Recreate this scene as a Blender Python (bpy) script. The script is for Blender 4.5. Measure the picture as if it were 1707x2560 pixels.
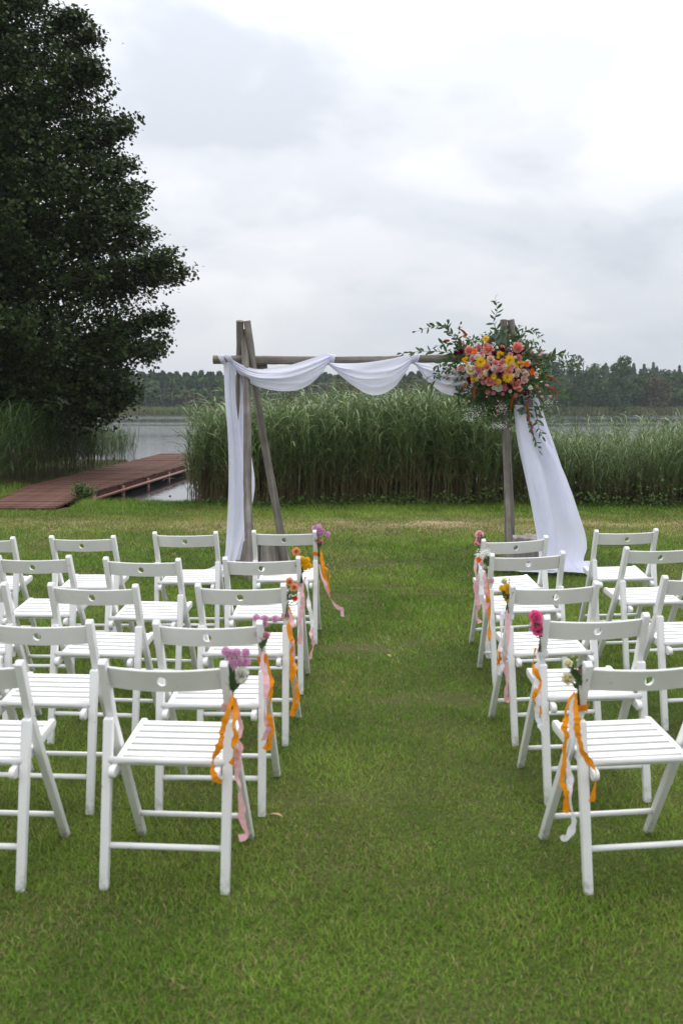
import bpy, bmesh, math, random
import numpy as np
from mathutils import Vector, Matrix, Euler, Quaternion

random.seed(11)
rng = np.random.default_rng(11)
R = math.radians
scene = bpy.context.scene
for o in list(bpy.data.objects):
    bpy.data.objects.remove(o)

# ------------------------------------------------------------------ camera
EYE, FPX, PITCH = 1.6, 2700.0, math.atan((1280 - 1012) / 2700.0)
cd = bpy.data.cameras.new('camera')
cam = bpy.data.objects.new('camera', cd)
scene.collection.objects.link(cam)
cam.location = (0, 0, EYE)
cam.rotation_euler = (R(90) - PITCH, 0, 0)
cd.sensor_width = 36.0
cd.sensor_height = 36.0
cd.sensor_fit = 'AUTO'
cd.lens = FPX / 2560 * 36
cd.clip_start = 0.05
cd.clip_end = 4000
cd.dof.use_dof = True
cd.dof.focus_distance = 10.4
cd.dof.aperture_fstop = 4.5
scene.camera = cam

# ------------------------------------------------------------------ world: overcast sky over a physical sky
SUN_EL, SUN_AZ = R(58), R(12)          # sun veiled by cloud, ahead of the camera and a little to its right
w = bpy.data.worlds.new('World')
scene.world = w
w.use_nodes = True
nt = w.node_tree
nt.nodes.clear()


def nd(tree, typ, **kw):
    n = tree.nodes.new(typ)
    for k, v in kw.items():
        if k.startswith('i_'):
            key = k[2:]
            key = int(key) if key.isdigit() else key.replace('_', ' ')
            n.inputs[key].default_value = v
        else:
            setattr(n, k, v)
    return n


def ramp(tree, stops, interp='LINEAR'):
    n = tree.nodes.new('ShaderNodeValToRGB')
    n.color_ramp.interpolation = interp
    el = n.color_ramp.elements
    while len(el) < len(stops):
        el.new(0.5)
    for e, (p, c) in zip(el, stops):
        e.position = p
        e.color = (c[0], c[1], c[2], 1) if hasattr(c, '__len__') else (c, c, c, 1)
    return n


out = nd(nt, 'ShaderNodeOutputWorld')
bg = nd(nt, 'ShaderNodeBackground')
bg.inputs['Strength'].default_value = 0.1
nt.links.new(bg.outputs[0], out.inputs[0])
sky = nd(nt, 'ShaderNodeTexSky', sky_type='NISHITA', sun_disc=False, sun_elevation=SUN_EL, sun_rotation=SUN_AZ)
geo = nd(nt, 'ShaderNodeTexCoord')
sep = nd(nt, 'ShaderNodeSeparateXYZ')
nt.links.new(geo.outputs['Generated'], sep.inputs[0])
# cloud deck: view direction met with a flat layer overhead
zc = nd(nt, 'ShaderNodeMath', operation='MAXIMUM', i_1=0.0)
nt.links.new(sep.outputs['Z'], zc.inputs[0])
za = nd(nt, 'ShaderNodeMath', operation='ADD', i_1=0.38)
nt.links.new(zc.outputs[0], za.inputs[0])
dx = nd(nt, 'ShaderNodeMath', operation='DIVIDE')
dy = nd(nt, 'ShaderNodeMath', operation='DIVIDE')
nt.links.new(sep.outputs['X'], dx.inputs[0]); nt.links.new(za.outputs[0], dx.inputs[1])
nt.links.new(sep.outputs['Y'], dy.inputs[0]); nt.links.new(za.outputs[0], dy.inputs[1])
comb = nd(nt, 'ShaderNodeCombineXYZ')
nt.links.new(dx.outputs[0], comb.inputs[0]); nt.links.new(dy.outputs[0], comb.inputs[1])
mp = nd(nt, 'ShaderNodeMapping')
mp.inputs['Location'].default_value = (5.438, 19.843, 1.673)
mp.inputs['Rotation'].default_value = (0, 0, -0.4218)
nt.links.new(comb.outputs[0], mp.inputs[0])
n1 = nd(nt, 'ShaderNodeTexNoise', i_Scale=1.25, i_Detail=7.0, i_Roughness=0.50, i_Distortion=0.3)
n2 = nd(nt, 'ShaderNodeTexNoise', i_Scale=3.2, i_Detail=4.0, i_Roughness=0.5, i_Distortion=0.2)
nt.links.new(mp.outputs[0], n1.inputs['Vector']); nt.links.new(mp.outputs[0], n2.inputs['Vector'])
mixn = nd(nt, 'ShaderNodeMix', data_type='FLOAT')
mixn.inputs['Factor'].default_value = 0.48
nt.links.new(n1.outputs['Fac'], mixn.inputs['A']); nt.links.new(n2.outputs['Fac'], mixn.inputs['B'])
cr = ramp(nt, [(0.37, (6.3, 6.6, 7.2)), (0.45, (7.6, 7.85, 8.3)), (0.52, (8.8, 8.9, 9.2)), (0.63, (10.1, 10.1, 10.15))], 'EASE')
nt.links.new(mixn.outputs['Result'], cr.inputs[0])
# distant haze along the horizon, greyer blue
hz = ramp(nt, [(0.0, 1.0), (0.10, 0.35), (0.25, 0.0)], 'EASE')
nt.links.new(zc.outputs[0], hz.inputs[0])
mh = nd(nt, 'ShaderNodeMix', data_type='RGBA')
hzf = nd(nt, 'ShaderNodeMath', operation='MULTIPLY', i_1=0.8)
nt.links.new(hz.outputs[0], hzf.inputs[0])
nt.links.new(hzf.outputs[0], mh.inputs['Factor'])
nt.links.new(cr.outputs[0], mh.inputs['A'])
mh.inputs['B'].default_value = (7.0, 7.5, 8.3, 1)
ms = nd(nt, 'ShaderNodeMix', data_type='RGBA')
ms.inputs['Factor'].default_value = 0.95
nt.links.new(sky.outputs[0], ms.inputs['A']); nt.links.new(mh.outputs['Result'], ms.inputs['B'])
# overcast skies brighten steadily from the horizon to the zenith: (1 + 2 sin h)
gz = nd(nt, 'ShaderNodeMath', operation='MULTIPLY_ADD', i_1=2.0 / 1.45, i_2=1.0 / 1.45)
nt.links.new(zc.outputs[0], gz.inputs[0])
sc_ = nd(nt, 'ShaderNodeVectorMath', operation='SCALE')
nt.links.new(ms.outputs['Result'], sc_.inputs[0]); nt.links.new(gz.outputs[0], sc_.inputs['Scale'])
nt.links.new(sc_.outputs[0], bg.inputs['Color'])

sd = bpy.data.lights.new('sun', 'SUN')
sd.energy = 1.5
sd.angle = R(30)
sd.color = (1.0, 0.97, 0.93)
sun = bpy.data.objects.new('sun', sd)
scene.collection.objects.link(sun)
sdir = Vector((math.sin(SUN_AZ) * math.cos(SUN_EL), math.cos(SUN_AZ) * math.cos(SUN_EL), math.sin(SUN_EL)))
sun.rotation_euler = sdir.to_track_quat('Z', 'Y').to_euler()
sun.location = (0, 0, 40)

vs = scene.view_settings
vs.view_transform = 'Standard'
vs.look = 'None'
vs.exposure = 0.28
vs.gamma = 1.0
vs.use_curve_mapping = False
scene.render.engine = 'CYCLES'
scene.cycles.use_denoising = True
scene.cycles.max_bounces = 8
scene.cycles.transparent_max_bounces = 8
scene.cycles.volume_bounces = 1
scene.render.film_transparent = False


# ------------------------------------------------------------------ helpers
def P(px, py, Y):
    """A point measured on the photograph, placed at its real distance Y."""
    a = (px - 853.5) / FPX
    b = (py - 1280.0) / FPX
    c, s = math.cos(PITCH), math.sin(PITCH)
    t = Y / (c - b * s)
    return Vector((a * t, Y, EYE + t * (-s - b * c)))


def link(o, parent=None):
    scene.collection.objects.link(o)
    if parent is not None:
        o.parent = parent
    return o


def tag(o, label=None, cat=None, group=None, kind=None):
    if label: o['label'] = label
    if cat: o['category'] = cat
    if group: o['group'] = group
    if kind: o['kind'] = kind
    return o


def empty(name, loc, label, cat, group=None, rz=0.0):
    o = bpy.data.objects.new(name, None)
    o.empty_display_size = 0.1
    o.location = loc
    o.rotation_euler = (0, 0, rz)
    link(o)
    return tag(o, label, cat, group)


def meshdata(name, verts, faces, mat, smooth=True):
    me = bpy.data.meshes.new(name)
    me.from_pydata([tuple(v) for v in verts], [], faces)
    if mat is not None:
        me.materials.append(mat)
    if smooth:
        me.shade_smooth()
    me.update()
    return me


def obj(name, me, parent=None, loc=None, rot=None, scale=None):
    o = bpy.data.objects.new(name, me)
    if loc is not None: o.location = loc
    if rot is not None: o.rotation_euler = rot
    if scale is not None: o.scale = (scale,) * 3 if not hasattr(scale, '__len__') else scale
    return link(o, parent)


def npmesh(name, V, F, mat, cols=None, smooth=False):
    """Big mesh from numpy arrays; F is (n,3) or (n,4). cols: per-vertex RGB."""
    me = bpy.data.meshes.new(name)
    V = np.ascontiguousarray(V, dtype=np.float32)
    F = np.ascontiguousarray(F, dtype=np.int32)
    k = F.shape[1]
    me.vertices.add(len(V)); me.vertices.foreach_set('co', V.ravel())
    me.loops.add(F.size); me.loops.foreach_set('vertex_index', F.ravel())
    me.polygons.add(len(F))
    me.polygons.foreach_set('loop_start', np.arange(0, F.size, k, dtype=np.int32))
    try:
        me.polygons.foreach_set('loop_total', np.full(len(F), k, dtype=np.int32))
    except Exception:
        pass
    if cols is not None:
        a = me.attributes.new('tint', 'FLOAT_COLOR', 'POINT')
        c4 = np.ones((len(V), 4), dtype=np.float32)
        c4[:, :3] = cols
        a.data.foreach_set('color', c4.ravel())
    if mat is not None:
        me.materials.append(mat)
    me.update(calc_edges=True)
    me.validate()
    if smooth:
        me.shade_smooth()
    return me


def vnoise(x, y, seed=0):
    """Value noise in numpy, 0..1."""
    x = np.asarray(x, dtype=np.float64); y = np.asarray(y, dtype=np.float64)
    xi = np.floor(x).astype(np.int64); yi = np.floor(y).astype(np.int64)
    fx = x - xi; fy = y - yi
    fx = fx * fx * (3 - 2 * fx); fy = fy * fy * (3 - 2 * fy)

    def h(a, b):
        n = (a * 374761393 + b * 668265263 + seed * 1442695041) & 0x7fffffff
        n = ((n ^ (n >> 13)) * 1274126177) & 0x7fffffff
        return ((n ^ (n >> 16)) & 0xffff) / 65535.0
    return (h(xi, yi) * (1 - fx) + h(xi + 1, yi) * fx) * (1 - fy) + (h(xi, yi + 1) * (1 - fx) + h(xi + 1, yi + 1) * fx) * fy


def fbm(x, y, seed=0, o=3):
    s = 0; a = 0.5; t = 0
    for i in range(o):
        s = s + a * vnoise(np.asarray(x) * 2 ** i, np.asarray(y) * 2 ** i, seed + i); t += a; a *= 0.5
    return s / t


# ------------------------------------------------------------------ materials
def mat(name):
    m = bpy.data.materials.new(name)
    m.use_nodes = True
    return m, m.node_tree, m.node_tree.nodes['Principled BSDF']


def simple(name, col, rough=0.6, var=0.12, scale=8.0, spec=0.3, bump=0.0, bscale=60.0, sheen=0.0, trans=0.0, sss=0.0):
    m, t, b = mat(name)
    tc = nd(t, 'ShaderNodeTexCoord')
    n = nd(t, 'ShaderNodeTexNoise', i_Scale=scale, i_Detail=3.0)
    t.links.new(tc.outputs['Object'], n.inputs['Vector'])
    lo = tuple(c * (1 - var) for c in col); hi = tuple(min(1, c * (1 + var)) for c in col)
    r = ramp(t, [(0.3, lo), (0.7, hi)])
    t.links.new(n.outputs['Fac'], r.inputs[0])
    t.links.new(r.outputs[0], b.inputs['Base Color'])
    b.inputs['Roughness'].default_value = rough
    b.inputs['Specular IOR Level'].default_value = spec
    if bump:
        n3 = nd(t, 'ShaderNodeTexNoise', i_Scale=bscale, i_Detail=4.0)
        t.links.new(tc.outputs['Object'], n3.inputs['Vector'])
        bp = nd(t, 'ShaderNodeBump', i_Strength=bump, i_Distance=0.01)
        t.links.new(n3.outputs['Fac'], bp.inputs['Height'])
        t.links.new(bp.outputs[0], b.inputs['Normal'])
    if trans:
        tr = nd(t, 'ShaderNodeBsdfTranslucent')
        t.links.new(r.outputs[0], tr.inputs['Color'])
        mx = nd(t, 'ShaderNodeMixShader', i_0=trans)
        t.links.new(b.outputs[0], mx.inputs[1]); t.links.new(tr.outputs[0], mx.inputs[2])
        t.links.new(mx.outputs[0], t.nodes['Material Output'].inputs[0])
    return m


def tinted(name, rough=0.55, spec=0.3, trans=0.25):
    """Colour from the per-leaf tint attribute, part of the light passing through the blade."""
    m, t, b = mat(name)
    a = nd(t, 'ShaderNodeAttribute', attribute_name='tint')
    t.links.new(a.outputs['Color'], b.inputs['Base Color'])
    b.inputs['Roughness'].default_value = rough
    b.inputs['Specular IOR Level'].default_value = spec
    if trans:
        tr = nd(t, 'ShaderNodeBsdfTranslucent')
        t.links.new(a.outputs['Color'], tr.inputs['Color'])
        mx = nd(t, 'ShaderNodeMixShader', i_0=trans)
        t.links.new(b.outputs[0], mx.inputs[1]); t.links.new(tr.outputs[0], mx.inputs[2])
        t.links.new(mx.outputs[0], t.nodes['Material Output'].inputs[0])
    return m


def wood(name, dark, mid, light, sx=30.0, sz=1.6, bump=0.5):
    """Weathered wood, grain running along local Z."""
    m, t, b = mat(name)
    tc = nd(t, 'ShaderNodeTexCoord')
    mpp = nd(t, 'ShaderNodeMapping')
    mpp.inputs['Scale'].default_value = (sx, sx, sz)
    t.links.new(tc.outputs['Object'], mpp.inputs[0])
    n = nd(t, 'ShaderNodeTexNoise', i_Scale=1.0, i_Detail=6.0, i_Roughness=0.65)
    t.links.new(mpp.outputs[0], n.inputs['Vector'])
    n2_ = nd(t, 'ShaderNodeTexNoise', i_Scale=5.0, i_Detail=3.0)
    t.links.new(tc.outputs['Object'], n2_.inputs['Vector'])
    mx = nd(t, 'ShaderNodeMix', data_type='FLOAT')
    mx.inputs['Factor'].default_value = 0.35
    t.links.new(n.outputs['Fac'], mx.inputs['A']); t.links.new(n2_.outputs['Fac'], mx.inputs['B'])
    r = ramp(t, [(0.3, dark), (0.5, mid), (0.68, light)])
    t.links.new(mx.outputs['Result'], r.inputs[0])
    t.links.new(r.outputs[0], b.inputs['Base Color'])
    b.inputs['Roughness'].default_value = 0.85
    b.inputs['Specular IOR Level'].default_value = 0.15
    bp = nd(t, 'ShaderNodeBump', i_Strength=bump, i_Distance=0.012)
    t.links.new(n.outputs['Fac'], bp.inputs['Height'])
    t.links.new(bp.outputs[0], b.inputs['Normal'])
    return m


M = {}
def paint_mat():
    """Brushed white paint on wood: faint streaks, a few scuffs, grass-stained feet."""
    m, t, b = mat('white_chair_paint')
    tc = nd(t, 'ShaderNodeTexCoord')
    n = nd(t, 'ShaderNodeTexNoise', i_Scale=7.0, i_Detail=5.0, i_Roughness=0.6)
    t.links.new(tc.outputs['Object'], n.inputs['Vector'])
    r = ramp(t, [(0.3, (0.71, 0.71, 0.70)), (0.7, (0.775, 0.775, 0.77))])
    t.links.new(n.outputs['Fac'], r.inputs[0])
    g = nd(t, 'ShaderNodeNewGeometry')
    n2_ = nd(t, 'ShaderNodeTexNoise', i_Scale=46.0, i_Detail=3.0, i_Roughness=0.5)
    t.links.new(g.outputs['Position'], n2_.inputs['Vector'])
    r2 = ramp(t, [(0.69, 0.0), (0.74, 0.55)])
    t.links.new(n2_.outputs['Fac'], r2.inputs[0])
    m1 = nd(t, 'ShaderNodeMix', data_type='RGBA')
    m1.inputs['B'].default_value = (0.50, 0.46, 0.40, 1)
    t.links.new(r2.outputs[0], m1.inputs['Factor']); t.links.new(r.outputs[0], m1.inputs['A'])
    s = nd(t, 'ShaderNodeSeparateXYZ')
    t.links.new(g.outputs['Position'], s.inputs[0])
    mr = nd(t, 'ShaderNodeMapRange', i_From_Min=0.015, i_From_Max=0.09, i_To_Min=1.0, i_To_Max=0.0)
    t.links.new(s.outputs['Z'], mr.inputs['Value'])
    n3 = nd(t, 'ShaderNodeTexNoise', i_Scale=38.0, i_Detail=3.0)
    t.links.new(g.outputs['Position'], n3.inputs['Vector'])
    r3 = ramp(t, [(0.42, 0.0), (0.62, 0.55)])
    t.links.new(n3.outputs['Fac'], r3.inputs[0])
    mm = nd(t, 'ShaderNodeMath', operation='MULTIPLY')
    t.links.new(mr.outputs[0], mm.inputs[0]); t.links.new(r3.outputs[0], mm.inputs[1])
    m2 = nd(t, 'ShaderNodeMix', data_type='RGBA')
    m2.inputs['B'].default_value = (0.20, 0.21, 0.10, 1)
    t.links.new(mm.outputs[0], m2.inputs['Factor']); t.links.new(m1.outputs['Result'], m2.inputs['A'])
    t.links.new(m2.outputs['Result'], b.inputs['Base Color'])
    b.inputs['Roughness'].default_value = 0.42
    b.inputs['Specular IOR Level'].default_value = 0.35
    bp = nd(t, 'ShaderNodeBump', i_Strength=0.12, i_Distance=0.004)
    t.links.new(n.outputs['Fac'], bp.inputs['Height'])
    t.links.new(bp.outputs[0], b.inputs['Normal'])
    return m


M['paint'] = paint_mat()
M['screw'] = simple('screw_metal', (0.30, 0.30, 0.31), rough=0.4, var=0.1)
M['pole'] = wood('grey_pole_wood', (0.072, 0.062, 0.054), (0.175, 0.155, 0.136), (0.35, 0.32, 0.29), sx=26, sz=1.1)
M['stump'] = wood('grey_stump_wood', (0.11, 0.097, 0.085), (0.25, 0.225, 0.20), (0.42, 0.39, 0.35), sx=22, sz=1.2, bump=0.7)
M['deck'] = wood('red_brown_deck', (0.060, 0.029, 0.021), (0.110, 0.055, 0.041), (0.165, 0.090, 0.070), sx=9, sz=9, bump=0.2)
M['deckpipe'] = simple('red_brown_pipe', (0.22, 0.10, 0.075), rough=0.5, var=0.2)
M['grass'] = tinted('grass_blades', rough=0.6, spec=0.10, trans=0.25)
M['reed'] = tinted('reed_leaves', rough=0.42, spec=0.30, trans=0.24)
M['leaf'] = tinted('tree_leaves', rough=0.5, spec=0.14, trans=0.2)
M['farleaf'] = tinted('far_foliage', rough=0.8, spec=0.1, trans=0.1)
M['bark'] = wood('dark_bark', (0.02, 0.017, 0.014), (0.05, 0.043, 0.036), (0.09, 0.08, 0.07), sx=12, sz=2.0, bump=0.8)


def cloth_mat():
    m, t, b = mat('white_chiffon')
    tc = nd(t, 'ShaderNodeTexCoord')
    n = nd(t, 'ShaderNodeTexNoise', i_Scale=5.0, i_Detail=5.0, i_Roughness=0.6)
    t.links.new(tc.outputs['Object'], n.inputs['Vector'])
    r = ramp(t, [(0.3, (0.75, 0.76, 0.89)), (0.7, (0.79, 0.80, 0.92))])
    t.links.new(n.outputs['Fac'], r.inputs[0])
    t.links.new(r.outputs[0], b.inputs['Base Color'])
    b.inputs['Roughness'].default_value = 0.7
    b.inputs['Specular IOR Level'].default_value = 0.15
    bp = nd(t, 'ShaderNodeBump', i_Strength=0.25, i_Distance=0.02)
    t.links.new(n.outputs['Fac'], bp.inputs['Height'])
    t.links.new(bp.outputs[0], b.inputs['Normal'])
    tr = nd(t, 'ShaderNodeBsdfTranslucent')
    t.links.new(r.outputs[0], tr.inputs['Color'])
    mx = nd(t, 'ShaderNodeMixShader', i_0=0.42)
    t.links.new(b.outputs[0], mx.inputs[1]); t.links.new(tr.outputs[0], mx.inputs[2])
    tp = nd(t, 'ShaderNodeBsdfTransparent')
    mx2 = nd(t, 'ShaderNodeMixShader', i_0=0.05)
    t.links.new(mx.outputs[0], mx2.inputs[1]); t.links.new(tp.outputs[0], mx2.inputs[2])
    t.links.new(mx2.outputs[0], t.nodes['Material Output'].inputs[0])
    return m


M['cloth'] = cloth_mat()


def ground_mat():
    m, t, b = mat('lawn_soil')
    g = nd(t, 'ShaderNodeNewGeometry')
    s = nd(t, 'ShaderNodeSeparateXYZ')
    t.links.new(g.outputs['Position'], s.inputs[0])
    n = nd(t, 'ShaderNodeTexNoise', i_Scale=1.1, i_Detail=6.0, i_Roughness=0.6)
    t.links.new(g.outputs['Position'], n.inputs['Vector'])
    nf = nd(t, 'ShaderNodeTexNoise', i_Scale=55.0, i_Detail=4.0, i_Roughness=0.7)
    t.links.new(g.outputs['Position'], nf.inputs['Vector'])
    r = ramp(t, [(0.3, (0.055, 0.075, 0.018)), (0.5, (0.075, 0.090, 0.026)), (0.7, (0.105, 0.100, 0.042))])
    t.links.new(n.outputs['Fac'], r.inputs[0])
    rf = ramp(t, [(0.35, (0.45, 0.40, 0.35)), (0.65, (1.0, 1.0, 1.0))])
    t.links.new(nf.outputs['Fac'], rf.inputs[0])
    mu = nd(t, 'ShaderNodeMix', data_type='RGBA', blend_type='MULTIPLY')
    mu.inputs['Factor'].default_value = 0.8
    t.links.new(r.outputs[0], mu.inputs['A']); t.links.new(rf.outputs[0], mu.inputs['B'])
    # dry sandy strip in front of the reeds
    ad = nd(t, 'ShaderNodeMath', operation='MULTIPLY_ADD', i_1=2.4)
    t.links.new(n.outputs['Fac'], ad.inputs[0]); t.links.new(s.outputs['Y'], ad.inputs[2])
    md = nd(t, 'ShaderNodeMapRange', i_From_Min=13.6, i_From_Max=19.6)
    t.links.new(ad.outputs[0], md.inputs['Value'])
    rd = ramp(t, [(0.0, 0.0), (0.22, 0.75), (0.36, 0.9), (0.5, 0.0), (1.0, 0.0)])
    t.links.new(md.outputs[0], rd.inputs[0])
    m2 = nd(t, 'ShaderNodeMix', data_type='RGBA')
    m2.inputs['B'].default_value = (0.32, 0.245, 0.15, 1)
    t.links.new(rd.outputs[0], m2.inputs['Factor']); t.links.new(mu.outputs['Result'], m2.inputs['A'])
    t.links.new(m2.outputs['Result'], b.inputs['Base Color'])
    b.inputs['Roughness'].default_value = 0.95
    b.inputs['Specular IOR Level'].default_value = 0.1
    bp = nd(t, 'ShaderNodeBump', i_Strength=0.6, i_Distance=0.02)
    t.links.new(nf.outputs['Fac'], bp.inputs['Height'])
    t.links.new(bp.outputs[0], b.inputs['Normal'])
    return m


def water_mat():
    m, t, b = mat('lake_water')
    g = nd(t, 'ShaderNodeNewGeometry')
    b.inputs['Base Color'].default_value = (0.018, 0.026, 0.028, 1)
    b.inputs['Roughness'].default_value = 0.06
    b.inputs['IOR'].default_value = 1.333
    mp1 = nd(t, 'ShaderNodeMapping'); mp1.inputs['Scale'].default_value = (1.2, 3.0, 1)
    t.links.new(g.outputs['Position'], mp1.inputs[0])
    n = nd(t, 'ShaderNodeTexNoise', i_Scale=1.3, i_Detail=4.0, i_Roughness=0.55)
    t.links.new(mp1.outputs[0], n.inputs['Vector'])
    # wind lanes: long bands of ruffled and calm water
    mp2 = nd(t, 'ShaderNodeMapping'); mp2.inputs['Scale'].default_value = (0.004, 0.045, 1)
    t.links.new(g.outputs['Position'], mp2.inputs[0])
    n2_ = nd(t, 'ShaderNodeTexNoise', i_Scale=1.0, i_Detail=2.0)
    t.links.new(mp2.outputs[0], n2_.inputs['Vector'])
    r2 = ramp(t, [(0.42, 0.18), (0.56, 0.7)])
    t.links.new(n2_.outputs['Fac'], r2.inputs[0])
    # the bay by the jetty is sheltered, the open lake is ruffled
    sy_ = nd(t, 'ShaderNodeSeparateXYZ')
    t.links.new(g.outputs['Position'], sy_.inputs[0])
    mr_ = nd(t, 'ShaderNodeMapRange', i_From_Min=28.0, i_From_Max=75.0, i_To_Min=0.12, i_To_Max=0.85)
    t.links.new(sy_.outputs['Y'], mr_.inputs['Value'])
    mu_ = nd(t, 'ShaderNodeMath', operation='MULTIPLY')
    t.links.new(r2.outputs[0], mu_.inputs[0]); t.links.new(mr_.outputs[0], mu_.inputs[1])
    bp = nd(t, 'ShaderNodeBump', i_Distance=0.06)
    t.links.new(mu_.outputs[0], bp.inputs['Strength'])
    t.links.new(n.outputs['Fac'], bp.inputs['Height'])
    t.links.new(bp.outputs[0], b.inputs['Normal'])
    return m


# ------------------------------------------------------------------ setting: ground and lake
WATER_Z = -0.20
SHORE_FAR = 222.0


def shore_y(x):
    x = np.asarray(x, dtype=float)
    st = lambda e0, e1: np.clip((x - e0) / (e1 - e0), 0, 1) ** 2 * (3 - 2 * np.clip((x - e0) / (e1 - e0), 0, 1))
    return 17.55 + 6.5 * st(-2.5, -1.7) + 15.0 * st(-5.75, -6.35) + 0.5 * (fbm(np.asarray(x) * 0.45 + 3.3, np.zeros_like(np.asarray(x, dtype=float)) + 1.7, 5) - 0.5) * 2


xs = np.concatenate([[-1500, -600, -250, -120, -60, -30], np.arange(-20, 20.01, 0.2), [30, 60, 120, 250, 600, 1500]])
prof = [(-60, 0.0), (-10, 0.0), (0, 0.0), (6, 0.0), (12, 0.0), (16.6, -0.005), (-1, -0.03), (-2, -0.16), (-3, -0.47), (-4, -0.9), (60, -1.6), (190, -1.6),
        (216, -0.7), (226, 0.2), (300, 1.2), (600, 4), (2600, 6)]
V = []
for (yy, zz) in prof:
    if yy in (-1, -2, -3, -4) and zz < 0:
        yrow = shore_y(xs) + {-1: -0.35, -2: 0.1, -3: 0.5, -4: 1.3}[yy]
    else:
        yrow = np.full_like(xs, yy)
    zrow = np.full_like(xs, zz)
    V.append(np.stack([xs, yrow, zrow], 1))
V = np.concatenate(V)
nx = len(xs)
F = []
for j in range(len(prof) - 1):
    for i in range(nx - 1):
        a = j * nx + i
        F.append((a, a + 1, a + nx + 1, a + nx))
ground = obj('lawn', npmesh('lawn', V, np.array(F), ground_mat(), smooth=True))
tag(ground, 'mown green lawn with a dry sandy strip running down to the lake', kind='structure')
wv = [(-1400, 15.5, WATER_Z), (1400, 15.5, WATER_Z), (1400, 262, WATER_Z), (-1400, 262, WATER_Z)]
water = obj('lake', meshdata('lake', wv, [(0, 1, 2, 3)], water_mat(), False))
tag(water, 'calm grey lake water reflecting the overcast sky', kind='structure')


# ------------------------------------------------------------------ grass blades (uncountable)
def dryness(x, y):
    """0 lush .. 1 dry: a strip before the reeds and worn patches on the aisle."""
    n = fbm(x * 0.55, y * 0.9, 21)
    strip = np.clip(1 - np.abs(y + 1.8 * (n - 0.5) - 14.6) / 1.5, 0, 1)
    sandy = np.clip((fbm(x * 0.8 + 9, y * 1.6, 33, 4) - 0.44) * 4, 0, 1) * np.clip(1 - np.abs(y - 14.7) / 0.9, 0, 1) * np.clip((x + 3.6) / 2, 0, 1)
    patch = np.clip((fbm(x * 0.9 + 4, y * 0.8 + 2, 41) - 0.53) * 4.5, 0, 1) * 0.26 + np.clip((fbm(x * 5, y * 5, 43) - 0.55) * 4, 0, 1) * 0.16
    return np.clip(np.maximum(strip * 0.58, patch), 0, 1), np.clip(sandy, 0, 1)


WORN = [(0.27, 10.7, 0.5, 0.3), (0.60, 5.75, 0.36, 0.17), (0.14, 7.0, 0.4, 0.16), (0.46, 9.4, 0.4, 0.16), (0.83, 9.1, 0.35, 0.14), (-0.13, 9.0, 0.35, 0.18)]


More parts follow.
